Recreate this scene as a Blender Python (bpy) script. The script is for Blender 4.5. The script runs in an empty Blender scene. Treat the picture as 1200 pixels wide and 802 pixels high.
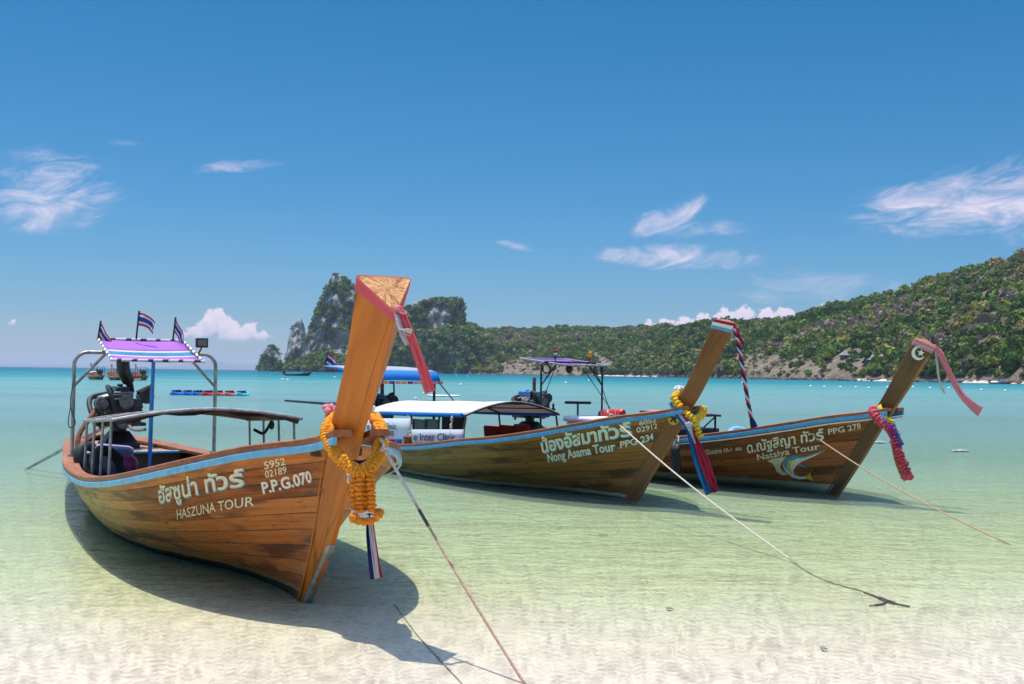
import bpy, math, random
import numpy as np
from mathutils import Vector, Matrix
from mathutils.bvhtree import BVHTree

random.seed(7)
RNG = np.random.default_rng(11)
S = bpy.context.scene
COL = S.collection
R = math.radians

# ------------------------------------------------------------------ camera
F, H = 1300.0, 1.65
ROLL, PITCH = R(0.75), math.atan(36.5 / 1300)
_c, _s, _cp, _sp = math.cos(ROLL), math.sin(ROLL), math.cos(PITCH), math.sin(PITCH)
CAM = np.array([0, 0, H])
cam = bpy.data.objects.new("camera", bpy.data.cameras.new("camera"))
COL.objects.link(cam)
cam.data.sensor_width = 36
cam.data.lens = 36 * F / 1200
cam.data.clip_start, cam.data.clip_end = 0.1, 40000
_r, _u, _f = (_c, -_s * _sp, _s * _cp), (-_s, -_c * _sp, _c * _cp), (0, _cp, _sp)
cam.matrix_world = Matrix(((_r[0], _u[0], -_f[0], 0), (_r[1], _u[1], -_f[1], 0),
                           (_r[2], _u[2], -_f[2], H), (0, 0, 0, 1)))
S.camera = cam

# ------------------------------------------------------------------ exposure, sun
S.view_settings.view_transform = 'Standard'
S.view_settings.look = 'None'
S.view_settings.gamma = 1
S.view_settings.exposure = 1.17
SUN_EL, SUN_AZ = R(79), math.atan2(-0.77, 0.64)      # azimuth from +Y towards +X
SUND = Vector((math.sin(SUN_AZ) * math.cos(SUN_EL), math.cos(SUN_AZ) * math.cos(SUN_EL), math.sin(SUN_EL)))
sun = bpy.data.objects.new("sun", bpy.data.lights.new("sun", 'SUN'))
COL.objects.link(sun)
sun.data.energy = 2.1
sun.data.angle = R(0.5)
sun.data.color = (1.0, 0.95, 0.88)
sun.rotation_euler = SUND.to_track_quat('Z', 'Y').to_euler()
SKY_STRENGTH = 0.15
S.cycles.max_bounces = 6
S.cycles.diffuse_bounces = 3
S.cycles.glossy_bounces = 3
S.cycles.transmission_bounces = 4
S.cycles.transparent_max_bounces = 10
S.cycles.caustics_reflective = False
S.cycles.caustics_refractive = False


# ------------------------------------------------------------------ node helpers
class NT:
    def __init__(self, tree):
        self.t = tree
        tree.nodes.clear()

    def n(self, typ, **kw):
        nd = self.t.nodes.new(typ)
        for k, v in kw.items():
            setattr(nd, k, v)
        return nd

    def put(self, sock, v):
        if v is None:
            return
        if isinstance(v, bpy.types.NodeSocket):
            self.t.links.new(v, sock)
        elif isinstance(v, (tuple, list)):
            if sock.type == 'RGBA':
                sock.default_value = tuple(v)[:3] + (1,)
            else:
                sock.default_value = tuple(v)[:3]
        else:
            sock.default_value = v

    def m(self, op, a, b=None, c=None, clamp=False):
        nd = self.n('ShaderNodeMath', operation=op, use_clamp=clamp)
        for i, v in enumerate((a, b, c)):
            self.put(nd.inputs[i], v)
        return nd.outputs[0]

    def vm(self, op, a, b=None):
        nd = self.n('ShaderNodeVectorMath', operation=op)
        self.put(nd.inputs[0], a)
        self.put(nd.inputs[1], b)
        return nd.outputs[1] if op in ('LENGTH', 'DOT_PRODUCT', 'DISTANCE') else nd.outputs[0]

    def mix(self, f, a, b, blend='MIX'):
        nd = self.n('ShaderNodeMix', data_type='RGBA', blend_type=blend)
        self.put(nd.inputs[0], f)
        self.put(nd.inputs[6], a)
        self.put(nd.inputs[7], b)
        return nd.outputs[2]

    def ss(self, x, lo, hi, a=0.0, b=1.0):
        nd = self.n('ShaderNodeMapRange', interpolation_type='SMOOTHSTEP')
        for i, v in enumerate((x, lo, hi, a, b)):
            self.put(nd.inputs[i], v)
        return nd.outputs[0]

    def lin(self, x, lo, hi, a=0.0, b=1.0):
        nd = self.n('ShaderNodeMapRange')
        for i, v in enumerate((x, lo, hi, a, b)):
            self.put(nd.inputs[i], v)
        return nd.outputs[0]

    def noise(self, vec, scale=1, detail=3, rough=.5, dist=0):
        nd = self.n('ShaderNodeTexNoise')
        self.put(nd.inputs['Vector'], vec)
        self.put(nd.inputs['Scale'], scale)
        self.put(nd.inputs['Detail'], detail)
        self.put(nd.inputs['Roughness'], rough)
        self.put(nd.inputs['Distortion'], dist)
        return nd.outputs[0]

    def voro(self, vec, scale=1, feature='DISTANCE_TO_EDGE', out=0, rand=1):
        nd = self.n('ShaderNodeTexVoronoi', feature=feature)
        self.put(nd.inputs['Vector'], vec)
        self.put(nd.inputs['Scale'], scale)
        self.put(nd.inputs['Randomness'], rand)
        return nd.outputs[out]

    def xyz(self, vec):
        nd = self.n('ShaderNodeSeparateXYZ')
        self.put(nd.inputs[0], vec)
        return nd.outputs

    def comb(self, x=0, y=0, z=0):
        nd = self.n('ShaderNodeCombineXYZ')
        for i, v in enumerate((x, y, z)):
            self.put(nd.inputs[i], v)
        return nd.outputs[0]

    def ramp(self, f, stops, interp='LINEAR'):
        nd = self.n('ShaderNodeValToRGB')
        cr = nd.color_ramp
        cr.interpolation = interp
        while len(cr.elements) > 1:
            cr.elements.remove(cr.elements[-1])
        for i, (p, c) in enumerate(stops):
            e = cr.elements[0] if i == 0 else cr.elements.new(p)
            e.position = p
            e.color = tuple(c)[:3] + (1,) if isinstance(c, (tuple, list)) else (c, c, c, 1)
        self.put(nd.inputs[0], f)
        return nd.outputs[0]

    def scale(self, vec, sx, sy, sz):
        return self.vm('MULTIPLY', vec, (sx, sy, sz))

    def bump(self, h, strength=.3, dist=.01):
        nd = self.n('ShaderNodeBump')
        nd.inputs['Strength'].default_value = strength
        nd.inputs['Distance'].default_value = dist
        self.put(nd.inputs['Height'], h)
        return nd.outputs[0]

    def obj(self):
        return self.n('ShaderNodeTexCoord').outputs['Object']

    def uv(self):
        return self.n('ShaderNodeTexCoord').outputs['UV']

    def pos(self):
        return self.n('ShaderNodeNewGeometry').outputs['Position']

    def pbsdf(self, col, rough=.5, normal=None, metal=0, spec=.5, coat=0):
        nd = self.n('ShaderNodeBsdfPrincipled')
        self.put(nd.inputs['Base Color'], col)
        self.put(nd.inputs['Roughness'], rough)
        self.put(nd.inputs['Metallic'], metal)
        self.put(nd.inputs['Specular IOR Level'], spec)
        self.put(nd.inputs['Coat Weight'], coat)
        self.put(nd.inputs['Coat Roughness'], .15)
        if normal is not None:
            self.put(nd.inputs['Normal'], normal)
        return nd.outputs[0]

    def out(self, surf, vol=None):
        o = self.n('ShaderNodeOutputMaterial')
        if surf is not None:
            self.t.links.new(surf, o.inputs[0])
        if vol is not None:
            self.t.links.new(vol, o.inputs[1])


def mat(name):
    m = bpy.data.materials.new(name)
    m.use_nodes = True
    return m, NT(m.node_tree)


def plain(name, col, rough=.5, metal=0, var=.25, scale=12, bump=.15, coat=0, dirt=None, dirt_amt=.35):
    """a paint / metal / rubber with mottling, optional dirt and a fine relief"""
    m, t = mat(name)
    o = t.obj()
    n1 = t.noise(o, scale, 4, .6)
    n2 = t.noise(o, scale * 5, 3, .6)
    lo = tuple(c * (1 - var) for c in col)
    hi = tuple(min(1, c * (1 + var)) for c in col)
    c = t.mix(t.ss(n1, .3, .7), lo, hi)
    if dirt:
        c = t.mix(t.m('MULTIPLY', t.ss(t.noise(o, scale * .6, 5, .7), .5, .72), dirt_amt), c, dirt)
    t.out(t.pbsdf(c, t.lin(n2, .2, .8, max(.05, rough - .12), min(1, rough + .12)), t.bump(n2, bump, .004), metal, coat=coat))
    return m


def fabric(name, col, rough=.85, trans=.35, var=.18, dirt=None):
    m, t = mat(name)
    o = t.obj()
    n1 = t.noise(o, 5, 4, .6)
    wv = t.noise(o, 160, 2, .5)
    c = t.mix(n1, tuple(x * (1 - var) for x in col), tuple(min(1, x * (1 + var)) for x in col))
    if dirt:
        c = t.mix(t.m('MULTIPLY', t.ss(t.noise(o, 3.5, 5, .7), .5, .75), .5), c, dirt)
    d = t.pbsdf(c, rough, t.bump(wv, .2, .002), spec=.2)
    tr = t.n('ShaderNodeBsdfTranslucent')
    t.put(tr.inputs[0], c)
    mx = t.n('ShaderNodeMixShader')
    mx.inputs[0].default_value = trans
    t.t.links.new(d, mx.inputs[1])
    t.t.links.new(tr.outputs[0], mx.inputs[2])
    t.out(mx.outputs[0])
    return m


# ------------------------------------------------------------------ world: sky with cirrus and far cumulus
def build_world():
    w = bpy.data.worlds.new("World")
    S.world = w
    w.use_nodes = True
    w.cycles.sampling_method = 'MANUAL'
    w.cycles.sample_map_resolution = 512
    t = NT(w.node_tree)
    sky = t.n('ShaderNodeTexSky', sky_type='NISHITA')
    sky.sun_disc = False
    sky.sun_elevation = SUN_EL
    sky.sun_rotation = SUN_AZ
    sky.altitude = 0
    sky.air_density = 1.0
    sky.dust_density = 0.4
    sky.ozone_density = 2.0
    d = t.vm('NORMALIZE', t.n('ShaderNodeTexCoord').outputs['Generated'])
    x, y, z = t.xyz(d)
    az = t.m('ARCTAN2', x, y)
    el = t.m('ARCSINE', z)
    # clear polarised tropical sky: the low sky is deeper blue than the model's
    tint = t.ramp(t.m('DIVIDE', el, 1.0, clamp=True), SKYTINT)
    skyc = t.mix(1.0, sky.outputs[0], tint, 'MULTIPLY')
    P = t.comb(az, el, 0)
    warp = t.noise(t.scale(P, 14, 30, 1), 1, 4, .6)
    warp2 = t.noise(t.scale(P, 60, 90, 1), 1, 3, .6)

    def blob(px, py, rx, ry, rot, soft=1.0, wob=.55):
        a0, e0 = (px - 600) / F, (437.5 + (px - 600) * .0131 - py) / F
        dx, dy = t.m('SUBTRACT', az, a0), t.m('SUBTRACT', el, e0)
        cr, sr = math.cos(R(rot)), math.sin(R(rot))
        u = t.m('DIVIDE', t.m('ADD', t.m('MULTIPLY', dx, cr), t.m('MULTIPLY', dy, sr)), rx / F)
        v = t.m('DIVIDE', t.m('SUBTRACT', t.m('MULTIPLY', dy, cr), t.m('MULTIPLY', dx, sr)), ry / F)
        v = t.m('ADD', v, t.m('MULTIPLY', t.m('SUBTRACT', warp, .5), 2.2 * wob))
        r = t.m('SQRT', t.m('ADD', t.m('MULTIPLY', u, u), t.m('MULTIPLY', v, v)))
        return t.ss(r, 1.0, 1.0 - soft, 0, 1), u, v

    def streak(rot, sx, sy):
        cr, sr = math.cos(R(rot)), math.sin(R(rot))
        u = t.m('ADD', t.m('MULTIPLY', az, cr), t.m('MULTIPLY', el, sr))
        v = t.m('SUBTRACT', t.m('MULTIPLY', el, cr), t.m('MULTIPLY', az, sr))
        return t.noise(t.comb(t.m('MULTIPLY', u, sx), t.m('MULTIPLY', v, sy), 3.1), 1, 8, .66, 1.3)

    cir = None
    sA, sB, sC = streak(16, 15, 46), streak(5, 14, 52), streak(32, 18, 44)
    for (px, py, rx, ry, rot, st, lo, hi, amt) in CIRRUS:
        b, _, _ = blob(px, py, rx, ry, rot, 1.0)
        s = (sA, sB, sC)[st]
        a = t.m('MULTIPLY', t.ss(t.m('ADD', t.m('MULTIPLY', b, .42), t.m('MULTIPLY', t.m('SUBTRACT', s, .5), 1.9)), lo - .62, hi - .30), t.m('MULTIPLY', t.ss(b, 0, .35), amt))
        cir = a if cir is None else t.m('MAXIMUM', cir, a)
    # cumulus towers far off on the horizon: heaps with hard tops and hazy bases
    wx = t.m('MULTIPLY', t.m('SUBTRACT', t.noise(t.scale(P, 130, 130, 1), 1, 4, .62), .5), 20 / F)
    wy = t.m('MULTIPLY', t.m('SUBTRACT', t.noise(t.vm('ADD', t.scale(P, 130, 130, 1), (7, 3, 1)), 1, 4, .62), .5), 20 / F)
    cum, shade = None, None
    for (px, py, r, base) in CUMULUS:
        a0, e0 = (px - 600) / F, (437.5 + (px - 600) * .0131 - py) / F
        eb = (437.5 + (px - 600) * .0131 - base) / F
        dx = t.m('SUBTRACT', t.m('ADD', az, wx), a0)
        dy = t.m('SUBTRACT', t.m('ADD', el, wy), e0)
        rr = t.m('SQRT', t.m('ADD', t.m('MULTIPLY', dx, dx), t.m('MULTIPLY', dy, dy)))
        k = t.ss(rr, r / F, r / F * .72, 0, 1)
        k = t.m('MULTIPLY', k, t.ss(el, eb - 1.0 / F, eb + 7 / F, 0, 1))
        sh = t.m('MULTIPLY', k, t.lin(dy, -r / F, r / F * .8, 0, 1))
        cum = k if cum is None else t.m('MAXIMUM', cum, k)
        shade = sh if shade is None else t.m('MAXIMUM', shade, sh)
    k = 1.0 / SKY_STRENGTH
    cw = t.mix(shade, tuple(v * k for v in (.27, .27, .36)), tuple(v * k for v in (.45, .39, .43)))
    c = t.mix(cir, skyc, tuple(v * k for v in (.41, .36, .42)))
    c = t.mix(t.m('MULTIPLY', cum, .9), c, cw)
    bg = t.n('ShaderNodeBackground')
    t.put(bg.inputs[0], c)
    bg.inputs[1].default_value = SKY_STRENGTH
    o = t.n('ShaderNodeOutputWorld')
    t.t.links.new(bg.outputs[0], o.inputs[0])


SKYTINT = [(0.0, (.195, .245, .33)), (.05, (.124, .213, .308)), (.15, (.072, .208, .302)), (.35, (.022, .196, .285)), (.50, (.3, .5, .65)), (.65, (1.0, 1.0, 1.0))]
#          px   py   rx  ry  rot streak lo  hi  amount
CIRRUS = [(82, 246, 100, 58, 10, 0, .60, 1.25, .9), (130, 262, 60, 26, 20, 2, .75, 1.4, .35), (285, 203, 74, 9, 8, 1, .62, 1.2, .55),
          (788, 254, 72, 22, 20, 2, .60, 1.2, .8), (822, 274, 75, 16, 3, 1, .60, 1.2, .6), (790, 303, 130, 20, -3, 1, .56, 1.15, .9),
          (1120, 258, 175, 46, 3, 1, .52, 1.15, 1.0), (1100, 232, 130, 30, 14, 0, .60, 1.15, .85), (945, 338, 140, 32, 2, 1, .60, 1.35, .5),
          (600, 288, 34, 7, -14, 1, .62, 1.2, .55), (155, 184, 40, 7, 0, 1, .66, 1.3, .3), (1180, 292, 60, 14, 0, 1, .66, 1.3, .5)]
CUMULUS = [(262, 377, 15, 400), (251, 383, 14, 401), (275, 388, 15, 402), (297, 391, 12, 402), (312, 396, 9, 402), (238, 392, 10, 401), (225, 396, 8, 400), (285, 396, 12, 403),
           (760, 384, 9, 390), (780, 384, 11, 390), (800, 382, 12, 390), (822, 380, 13, 390), (846, 376, 15, 390), (868, 374, 15, 390), (893, 376, 13, 390), (912, 374, 13, 390),
           (935, 378, 10, 390), (955, 368, 8, 390), (970, 369, 7, 390), (49, 384, 5, 388)]
build_world()


# ------------------------------------------------------------------ pixel <-> place (used only to read the layout)
def ray(x, y):
    u, v = (x - 600) / F, -(y - 401) / F
    u2, v2 = u * _c - v * _s, u * _s + v * _c
    return np.array([u2, _cp - v2 * _sp, _sp + v2 * _cp])


def atz(x, y, z=0.0):
    d = ray(x, y)
    return CAM + d * (z - H) / d[2]


def aty(x, y, Y):
    d = ray(x, y)
    return CAM + d * Y / d[1]


# ------------------------------------------------------------------ mesh helpers
class MB:
    def __init__(self):
        self.v, self.f, self.mi, self.k = [], [], [], 0

    def add(self, vs, fs):
        o = len(self.v)
        self.v += [tuple(map(float, p)) for p in vs]
        self.f += [tuple(o + i for i in q) for q in fs]
        self.mi += [self.k] * len(fs)
        return self

    def box(self, c, s, rot=None):
        p = [Vector((sx * s[0] / 2, sy * s[1] / 2, sz * s[2] / 2)) for sz in (-1, 1) for sy in (-1, 1) for sx in (-1, 1)]
        if rot:
            from mathutils import Euler
            e = Euler(rot).to_matrix()
            p = [e @ q for q in p]
        c = Vector(c)
        return self.add([q + c for q in p], [(0, 2, 3, 1), (4, 5, 7, 6), (0, 1, 5, 4), (2, 6, 7, 3), (0, 4, 6, 2), (1, 3, 7, 5)])

    def tube(self, path, r, n=8, cap=True):
        path = [Vector(p) for p in path]
        m = len(path)
        rs = r if isinstance(r, (list, tuple, np.ndarray)) else [r] * m
        vs, fs = [], []
        ref = None
        for i, p in enumerate(path):
            tg = (path[min(i + 1, m - 1)] - path[max(i - 1, 0)])
            tg = tg.normalized() if tg.length > 1e-9 else Vector((0, 0, 1))
            if ref is None:
                ref = tg.orthogonal().normalized()
            ref = (ref - tg * ref.dot(tg))
            ref = ref.normalized() if ref.length > 1e-6 else tg.orthogonal().normalized()
            b = tg.cross(ref)
            for k in range(n):
                a = 2 * math.pi * k / n
                vs.append(p + (ref * math.cos(a) + b * math.sin(a)) * rs[i])
        for i in range(m - 1):
            for k in range(n):
                k2 = (k + 1) % n
                fs.append((i * n + k, i * n + k2, (i + 1) * n + k2, (i + 1) * n + k))
        if cap:
            fs.append(tuple(range(n))[::-1])
            fs.append(tuple((m - 1) * n + k for k in range(n)))
        return self.add(vs, fs)

    def cyl(self, p0, p1, r0, r1=None, n=14):
        return self.tube([p0, p1], [r0, r0 if r1 is None else r1], n)

    def ball(self, c, r, nu=12, nv=8, rough=0, seed=0, axis=None):
        rr = random.Random(seed)
        r = (r, r, r) if not isinstance(r, (tuple, list)) else r
        q = Vector((0, 0, 1)).rotation_difference(Vector(axis)) if axis is not None else None
        vs, fs = [], []
        for j in range(nv + 1):
            th = math.pi * j / nv
            for i in range(nu):
                ph = 2 * math.pi * i / nu
                k = 1 + rough * (rr.random() * 2 - 1)
                p = Vector((r[0] * k * math.sin(th) * math.cos(ph), r[1] * k * math.sin(th) * math.sin(ph), r[2] * k * math.cos(th)))
                if q:
                    p = q @ p
                vs.append(p + Vector(c))
        for j in range(nv):
            for i in range(nu):
                i2 = (i + 1) % nu
                fs.append((j * nu + i, (j + 1) * nu + i, (j + 1) * nu + i2, j * nu + i2))
        return self.add(vs, fs)

    def torus(self, c, R_, r, axis=(0, 0, 1), n=24, m=10, sq=1.0):
        q = Vector((0, 0, 1)).rotation_difference(Vector(axis))
        vs, fs = [], []
        for i in range(n):
            a = 2 * math.pi * i / n
            for j in range(m):
                b = 2 * math.pi * j / m
                p = Vector(((R_ + r * math.cos(b)) * math.cos(a), (R_ + r * math.cos(b)) * math.sin(a) * sq, r * math.sin(b)))
                vs.append(q @ p + Vector(c))
        for i in range(n):
            for j in range(m):
                i2, j2 = (i + 1) % n, (j + 1) % m
                fs.append((i * m + j, i2 * m + j, i2 * m + j2, i * m + j2))
        return self.add(vs, fs)

    def grid(self, rows, closed=False):
        """rows: list of equal-length point lists"""
        n, m = len(rows), len(rows[0])
        fs = []
        for i in range(n - 1):
            for j in range(m if closed else m - 1):
                j2 = (j + 1) % m
                fs.append((i * m + j, i * m + j2, (i + 1) * m + j2, (i + 1) * m + j))
        return self.add([p for r in rows for p in r], fs)

    def build(self, name, mats, parent=None, smooth=True, bevel=0, solid=0, angle=40):
        me = bpy.data.meshes.new(name)
        me.from_pydata(self.v, [], self.f)
        for m in (mats if isinstance(mats, (list, tuple)) else [mats]):
            me.materials.append(m)
        me.polygons.foreach_set('material_index', self.mi)
        me.update()
        o = bpy.data.objects.new(name, me)
        COL.objects.link(o)
        if parent:
            o.parent = parent
        if smooth:
            me.polygons.foreach_set('use_smooth', [True] * len(me.polygons))
            try:
                me.set_sharp_from_angle(angle=R(angle))
            except Exception:
                pass
        if solid:
            md = o.modifiers.new('solid', 'SOLIDIFY')
            md.thickness = solid
            md.offset = 0
        if bevel:
            md = o.modifiers.new('bevel', 'BEVEL')
            md.width = bevel
            md.segments = 2
            md.limit_method = 'ANGLE'
        return o


def tag(o, label=None, cat=None, group=None, kind=None):
    if label:
        o['label'] = label
    if cat:
        o['category'] = cat
    if group:
        o['group'] = group
    if kind:
        o['kind'] = kind
    return o


def empty(name, loc, rz, label, cat, group=None):
    o = bpy.data.objects.new(name, None)
    COL.objects.link(o)
    o.location = loc
    o.rotation_euler = (0, 0, rz)
    o.empty_display_size = .2
    return tag(o, label, cat, group)


def copy_tree(o, parent=None):
    c = o.copy()
    COL.objects.link(c)
    if parent:
        c.parent = parent
    for ch in list(o.children):
        copy_tree(ch, c)
    return c


def np_mesh(name, verts, quads, m, colors=None, smooth=False):
    """a big mesh from arrays"""
    me = bpy.data.meshes.new(name)
    nq = len(quads)
    k = quads.shape[1]
    me.vertices.add(len(verts))
    me.vertices.foreach_set('co', verts.astype(np.float32).ravel())
    me.loops.add(nq * k)
    me.loops.foreach_set('vertex_index', quads.astype(np.int32).ravel())
    me.polygons.add(nq)
    me.polygons.foreach_set('loop_start', np.arange(0, nq * k, k, dtype=np.int32))
    if colors is not None:
        a = me.attributes.new('tint', 'FLOAT_COLOR', 'POINT')
        a.data.foreach_set('color', colors.astype(np.float32).ravel())
    me.update(calc_edges=True)
    me.validate()
    if smooth:
        me.polygons.foreach_set('use_smooth', np.ones(nq, dtype=bool))
    if m is not None:
        me.materials.append(m)
    o = bpy.data.objects.new(name, me)
    COL.objects.link(o)
    return o


def lerp_tab(tab):
    X, Y = np.array(tab, float).T
    return lambda x: np.interp(x, X, Y)


def smooth_tab(tab):
    """cubic (Catmull-Rom) through the table"""
    X, Y = np.array(tab, float).T
    M = np.gradient(Y, X)

    def f(x):
        x = np.clip(x, X[0], X[-1])
        i = np.clip(np.searchsorted(X, x) - 1, 0, len(X) - 2)
        h = X[i + 1] - X[i]
        s = (x - X[i]) / h
        return ((2 * s ** 3 - 3 * s ** 2 + 1) * Y[i] + (s ** 3 - 2 * s ** 2 + s) * h * M[i]
                + (-2 * s ** 3 + 3 * s ** 2) * Y[i + 1] + (s ** 3 - s ** 2) * h * M[i + 1])
    return f


def vnoise(x, y, seed=0):
    """value noise for arrays"""
    xi, yi = np.floor(x).astype(np.int64), np.floor(y).astype(np.int64)
    xf, yf = x - xi, y - yi
    xf, yf = xf * xf * (3 - 2 * xf), yf * yf * (3 - 2 * yf)

    def h(a, b):
        n = (a * 374761393 + b * 668265263 + seed * 974711) & 0xffffffff
        n = ((n ^ (n >> 13)) * 1274126177) & 0xffffffff
        return ((n ^ (n >> 16)) & 0xffff) / 65535.0
    return (h(xi, yi) * (1 - xf) + h(xi + 1, yi) * xf) * (1 - yf) + (h(xi, yi + 1) * (1 - xf) + h(xi + 1, yi + 1) * xf) * yf


def fbm(x, y, o=4, seed=0):
    s, a, t = 0, .5, 0
    for i in range(o):
        s = s + a * vnoise(x * 2 ** i, y * 2 ** i, seed + i * 17)
        t += a
        a *= .5
    return s / t


# ================================================================== THE SETTING
# ------------------------------------------------------------------ sand and sea
def build_sand():
    m, t = mat("wet_sand")
    p = t.pos()
    n = t.noise(p, .35, 5, .6)
    g = t.noise(p, 60, 3, .7)
    c = t.mix(t.ss(n, .35, .65), (.67, .58, .455), (.72, .64, .525))
    c = t.mix(t.m('MULTIPLY', t.ss(g, .55, .8), .12), c, (.42, .36, .28))
    # low sand ripples left by the wash
    q = t.scale(p, 1.0, .55, 1)
    r1 = t.noise(q, 7, 3, .55, 1.2)
    r2 = t.noise(q, 22, 3, .6, .6)
    h = t.m('ADD', t.m('MULTIPLY', r1, .35), t.m('MULTIPLY', r2, .6))
    t.out(t.pbsdf(c, .7, t.bump(h, .35, .03), spec=.3))
    xs = np.concatenate([[-16000, -2000, -400], np.linspace(-60, 60, 121), [400, 2000, 16000]])
    ys = np.concatenate([[-300, -60, -10], np.linspace(0, 60, 121), [100, 200, 500, 1500, 5000, 24500]])
    X, Y = np.meshgrid(xs, ys)
    Z = -.018 - np.maximum(Y - 5.2 - .10 * np.clip(X, -30, 30), -3) * .0042
    Z = np.where(Y > 40, -.156 - (Y - 40) * .02, Z)
    Z = np.clip(Z, -6, 1.2) + .007 * (fbm(X * .5, Y * .5, 3) - .5) * (np.abs(X) < 70)
    V = np.stack([X, Y, Z], -1).reshape(-1, 3)
    n1, n2 = X.shape
    I = np.arange(n1 * n2).reshape(n1, n2)
    Q = np.stack([I[:-1, :-1], I[:-1, 1:], I[1:, 1:], I[1:, :-1]], -1).reshape(-1, 4)
    o = np_mesh("beach", V, Q, m, smooth=True)
    tag(o, kind='structure')


def sand_z(X, Y):
    return -.018 - max(Y - 5.2 - .10 * X, -3) * .0042


def build_water():
    m, t = mat("sea_water")
    p = t.pos()
    x, y, z = t.xyz(p)
    # distance offshore, wandering a little with sand banks
    wob = t.noise(t.scale(p, .05, .09, 1), 1, 3, .5)
    wob2 = t.noise(t.scale(p, .012, .05, 1), 1, 4, .55)
    yy = t.m('ADD', t.m('SUBTRACT', y, t.m('MULTIPLY', x, .12)), t.m('MULTIPLY', t.m('SUBTRACT', wob, .5), 5))
    ly = t.m('LOGARITHM', t.m('MAXIMUM', yy, 1.0), 10.0)             # 6 m = .78, 10 = 1, 30 = 1.48, 100 = 2, 1000 = 3
    lyw = t.m('ADD', ly, t.m('MULTIPLY', t.m('SUBTRACT', wob2, .5), t.ss(ly, 1.2, 2.2, 0, .55)))
    turb = t.ramp(t.m('DIVIDE', ly, 4.0), [(.19, 0.0), (.24, .05), (.27, .18), (.31, .42), (.36, .68), (.42, .86), (.5, .96), (.6, 1.0)])
    tint = t.ramp(t.m('DIVIDE', ly, 4.0), [(.19, (.985, .98, .955)), (.215, (.95, .97, .89)), (.235, (.875, .95, .785)), (.26, (.82, .935, .72)), (.30, (.74, .91, .70)), (.36, (.60, .86, .70)), (.45, (.42, .77, .70))])
    body = t.ramp(t.m('DIVIDE', lyw, 4.0), WATERBODY)
    # caustic light net painted into the transparency colour, so the sand looks dappled
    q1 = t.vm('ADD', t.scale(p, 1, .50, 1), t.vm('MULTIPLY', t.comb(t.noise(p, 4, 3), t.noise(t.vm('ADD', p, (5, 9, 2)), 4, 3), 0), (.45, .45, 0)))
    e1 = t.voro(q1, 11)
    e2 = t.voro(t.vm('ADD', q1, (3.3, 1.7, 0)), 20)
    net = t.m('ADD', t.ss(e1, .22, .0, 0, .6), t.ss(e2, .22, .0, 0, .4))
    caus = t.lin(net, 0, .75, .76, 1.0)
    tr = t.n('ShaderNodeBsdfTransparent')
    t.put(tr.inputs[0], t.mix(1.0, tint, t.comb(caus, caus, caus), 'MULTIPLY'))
    # wave relief, calmer inshore, stretched across the view by the wind
    w0 = t.noise(t.scale(p, .35, 1.1, 1), 1.2, 3, .55, .3)
    w1 = t.noise(t.scale(p, 1, 1.2, 1), 3.2, 4, .6, .5)
    w2 = t.noise(t.scale(p, 1, .8, 1), 16, 3, .6, .4)
    patch = t.ss(t.noise(t.scale(p, .02, .06, 1), 1, 3, .5), .40, .62)
    far = t.ss(y, 9, 26)
    amp = t.m('ADD', t.ss(ly, .75, 1.05, .16, .55), t.m('MULTIPLY', far, t.m('ADD', .35, t.m('MULTIPLY', patch, 1.6))))
    h = t.m('MULTIPLY', t.m('ADD', t.m('ADD', t.m('MULTIPLY', w0, .9), t.m('MULTIPLY', w1, .55)), t.m('MULTIPLY', w2, .12)), amp)
    nrm = t.bump(h, 1.0, .16)
    df = t.n('ShaderNodeBsdfDiffuse')
    t.put(df.inputs[0], body)
    t.put(df.inputs[2], nrm)
    mx = t.n('ShaderNodeMixShader')
    t.put(mx.inputs[0], turb)
    t.t.links.new(tr.outputs[0], mx.inputs[1])
    t.t.links.new(df.outputs[0], mx.inputs[2])
    gl = t.n('ShaderNodeBsdfGlossy')
    gl.inputs['Roughness'].default_value = .06
    t.put(gl.inputs['Normal'], nrm)
    fr = t.n('ShaderNodeFresnel')
    fr.inputs[0].default_value = 1.33
    t.put(fr.inputs[1], nrm)
    k = t.m('MULTIPLY', fr.outputs[0], t.ramp(t.m('DIVIDE', ly, 4.0), [(.19, .36), (.25, .60), (.60, .40)]))
    m2 = t.n('ShaderNodeMixShader')
    t.put(m2.inputs[0], k)
    t.t.links.new(mx.outputs[0], m2.inputs[1])
    t.t.links.new(gl.outputs[0], m2.inputs[2])
    t.out(m2.outputs[0])
    o = MB().add([(-16000, -200, 0), (16000, -200, 0), (16000, 24500, 0), (-16000, 24500, 0)], [(0, 1, 2, 3)]).build("water", m, smooth=False)
    tag(o, kind='structure')


WATERBODY = [(.19, (.55, .54, .42)), (.27, (.44, .50, .34)), (.32, (.27, .40, .31)), (.38, (.19, .33, .30)), (.46, (.175, .325, .315)),
             (.54, (.135, .32, .305)), (.60, (.038, .23, .255)), (.70, (.014, .145, .185)), (.82, (.006, .12, .19)), (1, (.004, .10, .17))]
build_sand()
build_water()


# ------------------------------------------------------------------ land: hill, karst cliffs, sea stack, far islands
def leaf_material():
    m, t = mat("leaves")
    a = t.n('ShaderNodeAttribute', attribute_name='tint')
    c = a.outputs[0]
    d = t.n('ShaderNodeBsdfDiffuse')
    t.put(d.inputs[0], c)
    tr = t.n('ShaderNodeBsdfTranslucent')
    t.put(tr.inputs[0], c)
    mx = t.n('ShaderNodeMixShader')
    mx.inputs[0].default_value = .25
    t.t.links.new(d.outputs[0], mx.inputs[1])
    t.t.links.new(tr.outputs[0], mx.inputs[2])
    t.out(mx.outputs[0])
    return m


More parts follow.
